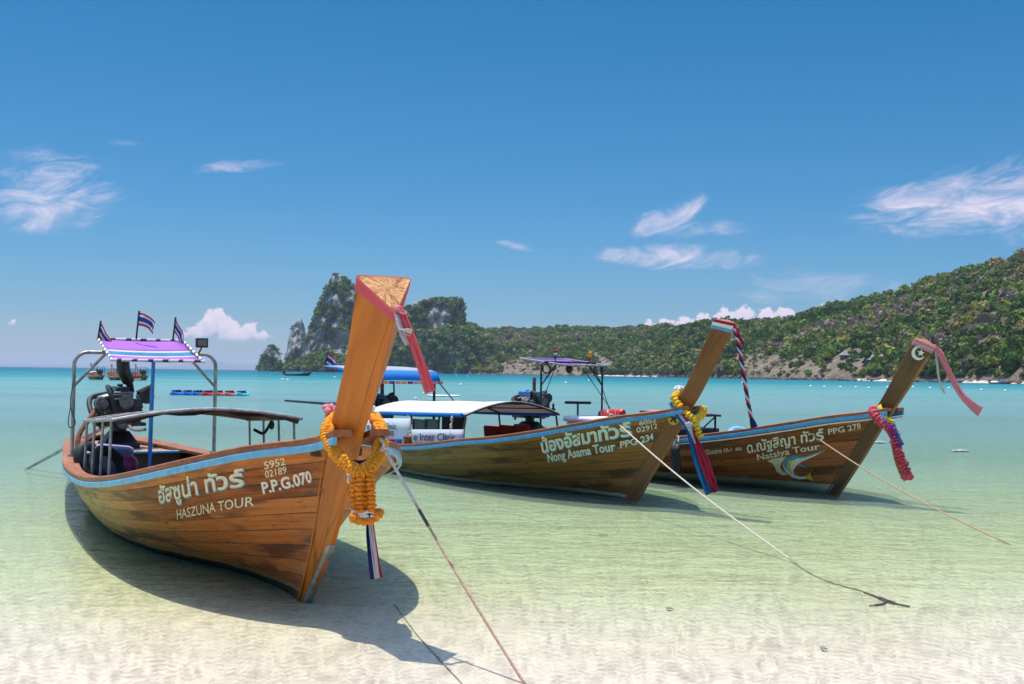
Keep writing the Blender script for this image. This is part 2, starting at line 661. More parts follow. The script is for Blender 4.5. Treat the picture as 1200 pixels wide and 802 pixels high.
LEAF = leaf_material()
TONES = np.array([(.045, .085, .020), (.080, .135, .028), (.120, .180, .035), (.190, .225, .040), (.270, .235, .060), (.210, .165, .110), (.250, .195, .155), (.165, .155, .070)])


def crown_proto(q, rng, flat=.8):
    """q leaf clumps (as quads) through a lumpy crown of unit radius"""
    d = rng.normal(size=(q, 3))
    d /= np.linalg.norm(d, axis=1)[:, None]
    d[:, 2] = np.abs(d[:, 2]) * 1.0 - .25 * rng.random(q)
    lob = rng.normal(size=(5, 3))
    lob[:, 2] = np.abs(lob[:, 2])
    lob /= np.linalg.norm(lob, axis=1)[:, None]
    lump = np.max(d @ lob.T, axis=1)
    r = (.62 + .42 * np.clip(lump, 0, 1) ** 3) * (1 - .35 * rng.random(q) ** 2)
    c = d * r[:, None]
    c[:, 2] *= flat
    nrm = d + rng.normal(size=(q, 3)) * .55
    nrm /= np.linalg.norm(nrm, axis=1)[:, None]
    a = np.cross(nrm, rng.normal(size=(q, 3)))
    a /= np.linalg.norm(a, axis=1)[:, None]
    b = np.cross(nrm, a)
    s = (.13 + .12 * rng.random(q))[:, None]
    k = (.7 + .5 * rng.random((q, 1)))
    quad = np.stack([c - a * s - b * s * k, c + a * s - b * s * k * .7, c + a * s * .8 + b * s * k, c - a * s * .9 + b * s * k * .8], 1)
    return quad  # q,4,3


def crowns_mesh(name, P, rad, tone, q=60, seed=1, tall=None):
    rng = np.random.default_rng(seed)
    protos = [crown_proto(q, rng) for _ in range(14)]
    n = len(P)
    V = np.empty((n, q, 4, 3), np.float32)
    Cc = np.empty((n, q, 4, 4), np.float32)
    for i in range(n):
        pr = protos[rng.integers(14)]
        a = rng.random() * 6.283
        ca, sa = math.cos(a), math.sin(a)
        X = pr[..., 0] * ca - pr[..., 1] * sa
        Y = pr[..., 0] * sa + pr[..., 1] * ca
        hgt = (tall[i] if tall is not None else 1.0)
        V[i, ..., 0] = P[i, 0] + X * rad[i]
        V[i, ..., 1] = P[i, 1] + Y * rad[i]
        V[i, ..., 2] = P[i, 2] + pr[..., 2] * rad[i] * hgt
        cc = tone[i] * (.72 + .56 * rng.random((q, 1)))
        Cc[i, ..., :3] = cc[:, None, :]
        Cc[i, ..., 3] = 1
    V = V.reshape(-1, 3)
    Q = np.arange(len(V)).reshape(-1, 4)
    return np_mesh(name, V, Q, LEAF, Cc.reshape(-1, 4))


def rock_material(name, c1, c2, c3, sc=.05, vert=1.0, bump=.8):
    m, t = mat(name)
    p = t.pos()
    n1 = t.noise(t.scale(p, 1, 1, .35), sc, 6, .65)
    n2 = t.noise(t.scale(p, 1, 1, .18 / vert), sc * 4, 5, .65, .4)
    c = t.mix(t.ss(n1, .35, .65), c1, c2)
    c = t.mix(t.m('MULTIPLY', t.ss(n2, .5, .68), .8), c, c3)
    h = t.m('ADD', n1, t.m('MULTIPLY', n2, .6))
    t.out(t.pbsdf(c, .9, t.bump(h, bump, 6), spec=.15))
    return m


EARTH = rock_material("hill_earth", (.26, .195, .14), (.15, .13, .08), (.36, .27, .21), .06, 1, .9)
KARST = rock_material("karst_limestone", (.31, .29, .25), (.46, .43, .37), (.11, .11, .085), .045, 1.6, 1.0)
SHORE = rock_material("shore_rock", (.26, .19, .155), (.20, .15, .12), (.09, .07, .06), .12, 1, .8)

hz = lambda px: 437.5 + (px - 600) * .0131         # row of the sea horizon


def az_of(px):
    return math.atan((px - 600) / F)


SHORE_R = smooth_tab([(470, 1330), (545, 1270), (640, 1160), (740, 1060), (820, 860), (900, 700), (1000, 600), (1100, 520), (1190, 460), (1300, 400), (1450, 330)])
RIDGE_PX = smooth_tab([(470, 58), (520, 56), (548, 57), (565, 52), (600, 52), (650, 54), (700, 55), (750, 57), (800, 59), (840, 63), (880, 64), (925, 66), (960, 77), (1000, 88),
                       (1050, 98), (1100, 116), (1150, 131), (1200, 145), (1260, 160), (1330, 168), (1450, 160)])


def hill_point(px, tt):
    """px: column (array), tt: 0 shore .. 1 ridge .. 1.6 behind"""
    rs = SHORE_R(px)
    depth = 330 + 60 * np.sin(px * .013)
    zr = (RIDGE_PX(px) - 4.0) / F * (rs + depth) + 1.2
    r = rs + depth * tt
    a = np.arctan((px - 600) / F)
    X, Y = r * np.tan(a), r
    prof = np.where(tt < 1, np.sin(np.clip(tt, 0, 1) * math.pi / 2) ** .92 * .62 + .38 * np.clip(tt, 0, 1) ** 1.0, 1 - .55 * (np.clip(tt, 1, 9) - 1) ** 1.5)
    prof = np.clip(prof, -.2, 2)
    gul = fbm(X / 90, Y / 90, 4, 5) - .5
    Z = zr * prof * (1 + .34 * gul * np.clip(1.2 - np.abs(tt - .45) * 1.6, 0, 1))
    Z = Z + 2.0 * np.clip(tt * 25, 0, 1) * (fbm(X / 12, Y / 12, 3, 9)) - 1.5 * np.clip(1 - tt * 25, 0, 1)
    return X, Y, Z


def bare_mask(px, tt):
    """1 where the slope shows bare earth or rock"""
    def e(cx, ct, rx, rt):
        return np.exp(-(((px - cx) / rx) ** 2 + ((tt - ct) / rt) ** 2))
    m = e(612, .10, 34, .16) + e(650, .05, 46, .09) + .8 * e(700, .16, 50, .2) + e(905, .10, 52, .14) + e(878, .2, 24, .14) + .8 * e(960, .06, 60, .1) \
        + .8 * e(1000, .12, 26, .1) + .7 * e(1130, .08, 60, .1) + .5 * e(820, .5, 14, .2) + .35 * e(780, .3, 40, .2) + .6 * e(1020, .1, 30, .06)
    return .66 * m + 1.0 * (fbm(px / 8, tt * 16, 4, 31) - .5)


def build_hill():
    cols = np.linspace(470, 1450, 300)
    ts = np.concatenate([np.linspace(-.06, .15, 14), np.linspace(.17, 1.0, 40), np.linspace(1.05, 1.9, 12)])
    T, PX = np.meshgrid(ts, cols, indexing='ij')
    X, Y, Z = hill_point(PX, T)
    Z = np.where(T < -.02, -4, Z)
    V = np.stack([X, Y, Z], -1).reshape(-1, 3)
    n1, n2 = X.shape
    I = np.arange(n1 * n2).reshape(n1, n2)
    Q = np.stack([I[:-1, :-1], I[:-1, 1:], I[1:, 1:], I[1:, :-1]], -1).reshape(-1, 4)
    tag(np_mesh("hill", V, Q, EARTH, smooth=True), kind='structure')
    # forest cover
    rng = np.random.default_rng(5)
    N = 16000
    px = 480 + rng.random(N) * 800
    tt = .02 + rng.random(N) ** 1.15 * 1.12
    bm = bare_mask(px, tt)
    keep = bm < .42 + .15 * rng.random(N) + 1.2 * (rng.random(N) < .30)
    px, tt = px[keep], tt[keep]
    X, Y, Z = hill_point(px, tt)
    # thin out where crowns are dense in the picture: density follows ground area
    rs = SHORE_R(px)
    keep = rng.random(len(px)) < np.clip((rs / 1000) ** 1.0 * 1.05, .33, 1)
    X, Y, Z, px, tt = X[keep], Y[keep], Z[keep], px[keep], tt[keep]
    n = len(X)
    rad = 1.7 + 4.3 * rng.random(n) ** 2.3
    rad = np.where(bare_mask(px, tt) > .5, rad * .55, rad)
    dry = fbm(X / 60, Y / 60, 3, 77)
    w = rng.random(n) + (dry - .5) * 1.6
    idx = np.select([w < .12, w < .38, w < .62, w < .76, w < .82, w < .93, w < 1.15], [0, 1, 2, 3, 4, 7, 5], 6)
    tone = TONES[idx] * (.95 + .5 * rng.random((n, 1)) ** 1.5)
    tall = .8 + .6 * rng.random(n)
    o = crowns_mesh("forest", np.stack([X, Y, Z + rad * .35], -1), rad, tone, 62, 3, tall)
    tag(o, "dry green and brown forest covering the long hill behind the bay", "forest", kind='stuff')
    # boulders along the waterline
    bx = 560 + rng.random(520) * 640
    bt = -.012 + .035 * rng.random(520) ** 1.5
    X, Y, Z = hill_point(bx, np.clip(bt, 0.001, 1))
    mb = MB()
    for i in range(520):
        s = .6 + 1.7 * rng.random() ** 2.5
        mb.ball((X[i], Y[i] - 4 + 6 * rng.random(), .15 * s), (s * 1.4, s, s * .7), 7, 5, .22, i)
    tag(mb.build("rocks", SHORE, smooth=False), "pale brown boulders strewn along the foot of the far shore", "rocks", kind='stuff')
    sb = MB()
    for (a, b) in ((700, 770), (1120, 1200), (1005, 1060)):
        row = []
        for px_ in np.linspace(a, b, 16):
            r = float(SHORE_R(px_))
            tn = (px_ - 600) / F
            w_ = 7 * math.sin(math.pi * (px_ - a) / (b - a)) + .5
            row.append([((r - w_) * tn, r - w_, .06), ((r + 2) * tn, r + 2, 1.1)])
        sb.grid(row)
    tag(sb.build("sand_strip", plain("far_sand", (.62, .52, .42), .9, var=.1, scale=.3)), kind='structure')


def karst_mass(name, sil, Rfront, depth, seed, foot=0, lean=.10):
    """a steep limestone mass: sil = [(px, py)] skyline, front face nearly sheer; returns sampled points for plants"""
    pxs = np.array([p[0] for p in sil], float)
    hs = np.array([hz(p[0]) - p[1] for p in sil], float)
    cols = np.linspace(pxs[0], pxs[-1], 90)
    ht = np.interp(cols, pxs, hs)
    rows = np.concatenate([np.linspace(0, 1, 34), [1.0, .96, .8, .4, -.05]])
    back = np.concatenate([np.zeros(34), [.25, .5, .75, .95, 1.0]])
    V = []
    for j, (k, bk) in enumerate(zip(rows, back)):
        # the silhouette row is the ridge, set back by a third of the depth
        r = Rfront + depth * (.05 + .33 * max(k, 0) ** 1.6) * (1 if j < 34 else 1) + depth * .62 * bk
        tn = (cols - 600) / F
        z = ht / F * (Rfront + depth * .38) * k + 1.2 * k
        nse = fbm(cols / 7 + seed, z / 9, 4, seed) - .5
        n2 = fbm(cols / 2.5 + seed, z / 22, 3, seed + 3) - .5
        edge = np.clip(np.minimum(cols - cols[0], cols[-1] - cols) / 6, 0, 1)
        rr = r + depth * (.34 * nse + .14 * n2) * (1 if j < 34 else .3) + (1 - edge) * depth * .3
        x = rr * tn
        V.append(np.stack([x, rr, z - (2.5 if k <= 0 else 0)], -1))
    V = np.array(V)
    n1, n2_ = V.shape[:2]
    I = np.arange(n1 * n2_).reshape(n1, n2_)
    Q = np.stack([I[:-1, :-1], I[:-1, 1:], I[1:, 1:], I[1:, :-1]], -1).reshape(-1, 4)
    tag(np_mesh(name, V.reshape(-1, 3), Q, KARST, smooth=True), kind='structure')
    return V


def build_karst():
    rng = np.random.default_rng(9)
    P, RAD, TN = [], [], []

    def plants(V, n, rad, cover, seed, bias=0):
        m1, m2 = V.shape[:2]
        i = rng.random(n) * (m1 - 1.01)
        j = rng.random(n) * (m2 - 1.01)
        a, b = i.astype(int), j.astype(int)
        fi, fj = (i - a)[:, None], (j - b)[:, None]
        p = (V[a, b] * (1 - fi) + V[a + 1, b] * fi) * (1 - fj) + (V[a, b + 1] * (1 - fi) + V[a + 1, b + 1] * fi) * fj
        msk = fbm(p[:, 0] / 22, p[:, 2] / 15, 3, seed) + bias * (p[:, 2] / (V[..., 2].max()) - .5)
        k = (msk < cover) & (p[:, 2] > 2)
        p = p[k]
        P.append(p + np.array([0, -rad * .25, 0]))
        RAD.append(rad * (.6 + .8 * rng.random(len(p))))
        w = rng.random(len(p))
        idx = np.select([w < .25, w < .6, w < .82, w < .9, w < .95], [0, 1, 2, 7, 3], 5)
        TN.append(TONES[idx] * (1.2 + .6 * rng.random((len(p), 1))))
    V = karst_mass("cliff", [(357, 428), (359, 405), (364, 380), (369, 368), (376, 350), (382, 332), (388, 323), (395, 320), (403, 324), (410, 331), (418, 340), (428, 352), (445, 362),
                             (462, 364), (476, 360), (486, 353), (500, 350), (520, 350), (534, 350), (541, 352), (544, 360), (545, 378), (547, 400), (552, 420)], 1330, 95, 21)
    plants(V, 5200, 3.6, .56, 40)
    V = karst_mass("cliff", [(334, 432), (336, 410), (338, 395), (343, 382), (349, 374), (353, 373), (357, 384), (360, 400), (366, 420), (372, 432)], 1300, 60, 33)
    plants(V, 420, 2.6, .46, 44)
    V = karst_mass("sea_stack", [(302, 433.5), (304, 428), (307, 419), (309, 411), (314, 406), (319, 404.5), (325, 408), (329, 415), (330, 424), (334, 429), (340, 433)], 1290, 36, 51)
    plants(V, 460, 2.6, .60, 46)
    # wooded skirts at the foot
    V = karst_mass("slope", [(330, 433.5), (338, 428), (350, 423), (362, 416), (380, 414), (400, 408), (430, 402), (460, 396), (490, 388), (520, 384), (548, 384), (575, 398), (590, 420)], 1275, 60, 63)
    plants(V, 3000, 3.8, .70, 48)
    P_, R_, T_ = np.concatenate(P), np.concatenate(RAD), np.concatenate(TN)
    o = crowns_mesh("scrub", P_, R_, T_, 26, 8)
    tag(o, "dense green scrub clinging to the limestone cliffs at the end of the bay", "scrub", kind='stuff')


def build_far_islands():
    m = rock_material("island_woods", (.05, .08, .035), (.08, .10, .045), (.12, .11, .08), .004, 1, .3)
    rng = np.random.default_rng(3)
    for (a, b, hpx, dist, sd) in ((-60, 100, 4.0, 22500, 1), (180, 345, 9.5, 22000, 2), (60, 190, 3.2, 23000, 5)):
        cols = np.linspace(a, b, 60)
        u = (cols - a) / (b - a)
        env = np.sin(np.pi * u) ** .6 * (.45 + .9 * fbm(u * 5 + sd * 3, u * 0, 3, sd))
        rows = []
        for k, dd in ((0, -300), (.5, -150), (1, 100), (.5, 400), (0, 600)):
            r = dist + dd
            x = r * (cols - 600) / F
            z = hpx / F * dist * env * k + (-3 if k == 0 else 0)
            rows.append(np.stack([x, np.full_like(x, r), z], -1))
        V = np.array(rows)
        I = np.arange(V.shape[0] * V.shape[1]).reshape(V.shape[:2])
        Q = np.stack([I[:-1, :-1], I[:-1, 1:], I[1:, 1:], I[1:, :-1]], -1).reshape(-1, 4)
        tag(np_mesh("hills", V.reshape(-1, 3), Q, m, smooth=True), kind='structure')


def build_haze():
    m, t = mat("sea_haze")
    v = t.n('ShaderNodeVolumePrincipled')
    v.inputs['Color'].default_value = (.80, .87, 1.0, 1)
    v.inputs['Density'].default_value = HAZE
    v.inputs['Anisotropy'].default_value = .3
    t.out(None, v.outputs[0])
    o = MB().box((0, 12400, 95), (34000, 25200, 210)).build("haze", m, smooth=False)
    tag(o, kind='stuff')


HAZE = 7.5e-5
build_hill()
build_karst()
build_far_islands()
if HAZE:
    build_haze()

# ================================================================== MATERIALS FOR THINGS
def hull_wood(name, tones, stern=None, planks=9, stain=(.035, .022, .014), wear=None, wear_amt=.5, foot=None, rough=.52, L=11.0):
    """oiled planking: u runs along the boat (m), v up the side (0 keel, 1 gunwale)"""
    m, t = mat(name)
    u, v, _ = t.xyz(t.uv())
    ox, oy, oz = t.xyz(t.obj())
    vv = t.m('MULTIPLY', v, planks)
    row = t.m('FLOOR', vv)
    fr = t.m('FRACT', vv)
    wn = t.n('ShaderNodeTexWhiteNoise', noise_dimensions='1D')
    t.put(wn.inputs['W'], t.m('ADD', row, t.m('MULTIPLY', t.m('FLOOR', t.m('ADD', t.m('MULTIPLY', u, .31), t.m('MULTIPLY', row, .37))), 13.7)))
    tone = wn.outputs[0]
    P = t.comb(u, t.m('MULTIPLY', v, 1.4), row)
    grain = t.noise(t.scale(P, 2.2, 46, 1), 1, 5, .65, .6)
    fine = t.noise(t.scale(P, 7, 190, 1), 1, 3, .6)
    blot = t.noise(t.scale(P, .9, 3.0, 1), 1, 5, .65, .5)
    c = t.ramp(t.m('ADD', t.m('MULTIPLY', grain, .7), t.m('MULTIPLY', tone, .3)), [(.3, tones[0]), (.5, tones[1]), (.72, tones[2])])
    if stern:
        c = t.mix(t.m('MULTIPLY', t.ss(t.m('ADD', ox, t.m('MULTIPLY', t.m('SUBTRACT', blot, .5), 2.0)), -.7, -3.4), .88), c,
                  t.ramp(grain, [(.3, stern[0]), (.7, stern[1])]))
    fleck = t.noise(t.scale(P, 5, 30, 1), 1, 6, .75, .6)
    c = t.mix(t.m('MULTIPLY', t.ss(fleck, .55, .66), .65), c, stain)
    c = t.mix(t.m('MULTIPLY', t.ss(fleck, .42, .30), .35), c, tones[2])
    c = t.mix(t.m('MULTIPLY', t.ss(blot, .50, .64), .68), c, stain)
    if wear:
        w = t.noise(t.scale(P, 1.6, 26, 1), 1, 6, .75, .8)
        c = t.mix(t.m('MULTIPLY', t.m('MULTIPLY', t.ss(w, .56, .68), t.ss(v, .95, .55)), wear_amt), c, wear)
    # dark filler spots and plugs
    sp = t.voro(t.scale(P, 2.6, 5.5, 1), 1, 'F1')
    c = t.mix(t.m('MULTIPLY', t.ss(sp, .10, .05), t.ss(t.noise(P, 1.3, 2), .5, .6)), c, stain)
    seam = t.m('MINIMUM', t.ss(fr, .0, .045), t.ss(fr, 1.0, .955))
    c = t.mix(t.m('MULTIPLY', t.m('SUBTRACT', 1, seam), t.lin(blot, .3, .7, .70, 1.0)), c, (.016, .011, .008))
    nails = t.voro(t.comb(t.m('MULTIPLY', u, 5.0), t.m('MULTIPLY', vv, 1.0), 0), 1, 'F1', 0, .25)
    c = t.mix(t.m('MULTIPLY', t.ss(nails, .045, .025), .7), c, (.03, .02, .014))
    if foot:
        for (z0, z1, fc, am) in foot:
            k = t.ss(t.m('ADD', oz, t.m('MULTIPLY', t.m('SUBTRACT', t.noise(t.scale(P, 3, 10, 1), 1, 4, .6), .5), .07)), z1, z0)
            c = t.mix(t.m('MULTIPLY', k, am), c, fc)
    h = t.m('ADD', t.m('MULTIPLY', seam, 1.0), t.m('ADD', t.m('MULTIPLY', grain, .35), t.m('MULTIPLY', fine, .15)))
    t.out(t.pbsdf(c, t.lin(grain, .2, .8, rough - .1, rough + .15), t.bump(h, .5, .006), spec=.4))
    return m


def grain_wood(name, tones, axis='z', rough=.4, crack=.4, sc=1.0, coat=0.0, stain=(.06, .03, .012)):
    m, t = mat(name)
    o = t.obj()
    k = {'x': (1.2, 22, 22), 'y': (22, 1.2, 22), 'z': (22, 22, 1.2), 'd': (16, 16, 2.0)}[axis]
    if axis == 'd':      # grain along the raked prow
        x, y, z = t.xyz(o)
        o2 = t.comb(t.m('SUBTRACT', t.m('MULTIPLY', x, .8), t.m('MULTIPLY', z, .6)), y, t.m('ADD', t.m('MULTIPLY', x, .6), t.m('MULTIPLY', z, .8)))
    else:
        o2 = o
    q = t.scale(o2, *(a * sc for a in k))
    g = t.noise(q, 1, 5, .6, .5)
    b = t.noise(t.scale(o2, *(a * sc * .22 for a in k)), 1, 4, .6, .3)
    c = t.ramp(t.m('ADD', t.m('MULTIPLY', g, .6), t.m('MULTIPLY', b, .4)), [(.32, tones[0]), (.5, tones[1]), (.68, tones[2])])
    cr = t.noise(t.scale(o2, *(a * sc * (.55 if a > 2 else .4) for a in k)), 1, 2, .5, .2)
    line = t.ss(t.m('ABSOLUTE', t.m('SUBTRACT', cr, .5)), .012, .0)
    c = t.mix(t.m('MULTIPLY', line, crack), c, stain)
    bl = t.noise(o, 4, 5, .65)
    c = t.mix(t.m('MULTIPLY', t.ss(bl, .58, .74), .4), c, stain)
    t.out(t.pbsdf(c, t.lin(g, .2, .8, rough - .08, rough + .14), t.bump(t.m('SUBTRACT', g, t.m('MULTIPLY', line, .8)), .3, .004), spec=.4, coat=coat))
    return m


def end_grain(name):
    m, t = mat(name)
    o = t.obj()
    x, y, z = t.xyz(t.vm('SUBTRACT', o, (1.42, 0, 2.14)))
    a = t.m('ARCTAN2', y, x)
    r = t.m('SQRT', t.m('ADD', t.m('MULTIPLY', x, x), t.m('MULTIPLY', y, y)))
    n = t.noise(t.comb(t.m('MULTIPLY', a, 3.4), t.m('MULTIPLY', r, 5), 0), 1.6, 6, .7, 1.0)
    n2 = t.noise(o, 34, 4, .7)
    c = t.ramp(t.m('ADD', t.m('MULTIPLY', n, .65), t.m('MULTIPLY', n2, .35)), [(.38, (.10, .030, .008)), (.47, (.50, .19, .045)), (.55, (.72, .36, .13)), (.66, (.80, .56, .34))])
    t.out(t.pbsdf(c, .7, t.bump(n, .7, .01)))
    return m


M = {}
M['hullA'] = hull_wood("orange_planking", [(.19, .044, .009), (.46, .122, .020), (.64, .225, .05)], [(.36, .20, .06), (.54, .36, .13)], 10,
                       foot=[(.075, .095, (.40, .27, .10), .5), (.035, .050, (.014, .012, .010), .96)])
M['hullB'] = hull_wood("olive_brown_planking", [(.15, .060, .015), (.28, .122, .030), (.40, .20, .055)], [(.20, .115, .03), (.34, .215, .06)], 10, wear=(.36, .25, .09), wear_amt=.5,
                       foot=[(.06, .075, (.52, .47, .36), .85), (.01, .04, (.05, .05, .03), .9)])
M['hullC'] = hull_wood("red_brown_planking", [(.17, .046, .015), (.34, .100, .030), (.46, .165, .055)], None, 10,
                       foot=[(.14, .16, (.40, .42, .34), .92), (.02, .13, (.075, .10, .065), .9)])
M['inner'] = hull_wood("inner_planking", [(.10, .045, .020), (.16, .080, .036), (.22, .12, .06)], None, 8)
M['prowA'] = grain_wood("orange_varnished_teak", [(.36, .088, .006), (.57, .160, .010), (.68, .235, .022)], 'd', .45, .6, .55, coat=.08)
M['prowB'] = grain_wood("brown_varnished_wood", [(.17, .058, .018), (.25, .090, .027), (.31, .12, .038)], 'd', .4, .25, 1, coat=.2)
M['prowC'] = grain_wood("dark_varnished_wood", [(.07, .030, .012), (.13, .058, .022), (.19, .09, .035)], 'd', .4, .3, 1, coat=.2)
M['endgrain'] = end_grain("cracked_end_grain")
M['endplain'] = grain_wood("plain_end_wood", [(.22, .09, .03), (.34, .15, .06), (.42, .21, .09)], 'x', .6, .4, 2)
M['cap'] = grain_wood("brown_rail_wood", [(.20, .060, .020), (.34, .115, .040), (.44, .18, .075)], 'x', .5, .5)
M['capOrange'] = grain_wood("orange_deck_wood", [(.30, .13, .06), (.46, .23, .12), (.58, .33, .19)], 'x', .6, .5)
M['darkwood'] = grain_wood("dark_weathered_wood", [(.05, .030, .020), (.09, .055, .035), (.13, .085, .055)], 'x', .6, .5)
M['blue'] = plain("sky_blue_paint", (.16, .46, .66), .4, var=.16, dirt=(.25, .20, .14), dirt_amt=.5)
M['bluestrip'] = plain("bright_blue_paint", (.07, .34, .62), .4, var=.14, dirt=(.20, .18, .14), dirt_amt=.35)
M['white'] = plain("white_paint", (.78, .77, .74), .5, var=.06, dirt=(.35, .32, .27), dirt_amt=.35)
M['steel'] = plain("galvanised_steel", (.36, .35, .32), .45, .55, var=.3, dirt=(.20, .12, .07), dirt_amt=.5)
M['black'] = plain("black_metal", (.022, .022, .024), .4, .2, var=.4, dirt=(.10, .07, .05), dirt_amt=.3)
M['iron'] = plain("greasy_engine_iron", (.045, .047, .045), .38, .6, var=.5, scale=18, dirt=(.16, .10, .05), dirt_amt=.5)
M['alu'] = plain("dull_aluminium", (.17, .175, .17), .45, .6, var=.3, scale=20, dirt=(.06, .05, .04), dirt_amt=.6)
M['rust'] = plain("rusty_pipe", (.24, .11, .05), .8, .2, var=.4, scale=20)
M['rubber'] = plain("black_rubber", (.022, .022, .024), .65, var=.3)
M['bluepaint'] = plain("blue_engine_paint", (.03, .22, .60), .35, var=.2)
M['bluefab'] = fabric("blue_tarpaulin", (.025, .23, .66), .6, .25)
M['purple'] = fabric("violet_tarpaulin", (.52, .20, .66), .6, .35)
M['purpleB'] = fabric("purple_tarpaulin", (.30, .13, .55), .6, .3)
M['dulltarp'] = fabric("faded_plum_tarpaulin", (.085, .060, .075), .75, .12, dirt=(.16, .13, .11))
M['whitefab'] = fabric("white_awning_cloth", (.80, .79, .77), .7, .2, .04)
M['greytop'] = fabric("grey_roof_cloth", (.42, .44, .50), .7, .2)
M['banner'] = fabric("white_vinyl_banner", (.72, .75, .80), .5, .2, .04)
M['red'] = plain("red_plastic", (.62, .035, .03), .4, var=.2)
M['redfab'] = fabric("red_cushion", (.42, .040, .035), .8, .1)
M['ropeW'] = plain("pale_rope", (.62, .52, .42), .9, var=.2, scale=60, bump=.6)
M['ropeO'] = plain("tan_rope", (.48, .30, .20), .9, var=.25, scale=60, bump=.6)
M['sunk'] = plain("sunken_line", (.36, .34, .25), .9, var=.4, scale=8)
M['ropeD'] = plain("weedy_rope", (.07, .065, .045), .9, var=.3, scale=60)
M['cream'] = plain("cream_lettering_paint", (.78, .70, .50), .55, var=.12, scale=25)
M['lwhite'] = plain("white_lettering_paint", (.82, .81, .76), .5, var=.08, scale=25)
M['lblue'] = plain("blue_lettering_paint", (.10, .38, .62), .5, var=.1)
M['lblack'] = plain("black_lettering_paint", (.02, .02, .025), .5, var=.1)
M['lnavy'] = plain("navy_lettering_print", (.025, .055, .16), .5, var=.1)
M['yellow'] = plain("yellow_paint", (.78, .50, .05), .5, var=.12)
M['marigold'] = plain("orange_marigold_petals", (.90, .25, .006), .8, var=.25, scale=55, bump=.8)
M['marigoldY'] = plain("golden_marigold_petals", (.95, .33, .008), .8, var=.25, scale=55, bump=.8)
M['yellowfl'] = plain("yellow_blossom", (.86, .50, .02), .8, var=.2, scale=55, bump=.8)
M['pinkfl'] = plain("red_pink_blossom", (.86, .09, .12), .8, var=.4, scale=70, bump=.8)
M['whitefl'] = plain("white_blossom", (.82, .78, .74), .8, var=.1, scale=60)
M['pinkrib'] = fabric("coral_pink_ribbon", (.80, .16, .18), .6, .35)
M['lightpink'] = fabric("pale_pink_ribbon", (.84, .34, .40), .6, .35)
M['whiterib'] = fabric("white_ribbon", (.78, .72, .72), .6, .35)
M['navyrib'] = fabric("navy_ribbon", (.018, .024, .12), .6, .25)
M['bluerib'] = fabric("blue_ribbon", (.02, .22, .58), .6, .3)
M['crimson'] = fabric("crimson_ribbon", (.55, .035, .09), .6, .3)
M['yellowrib'] = fabric("yellow_ribbon", (.85, .58, .06), .6, .3)
M['violetrib'] = fabric("violet_ribbon", (.30, .05, .35), .6, .3)
M['flagred'] = fabric("flag_red", (.60, .05, .07), .7, .3)
M['flagwhite'] = fabric("flag_white", (.78, .76, .76), .7, .3)
M['flagblue'] = fabric("flag_blue", (.03, .10, .36), .7, .3)
M['glass'] = plain("dark_glass", (.03, .04, .04), .1, var=.1)
M['panelblue'] = fabric("patterned_blue_cloth", (.05, .26, .42), .7, .2, .6)


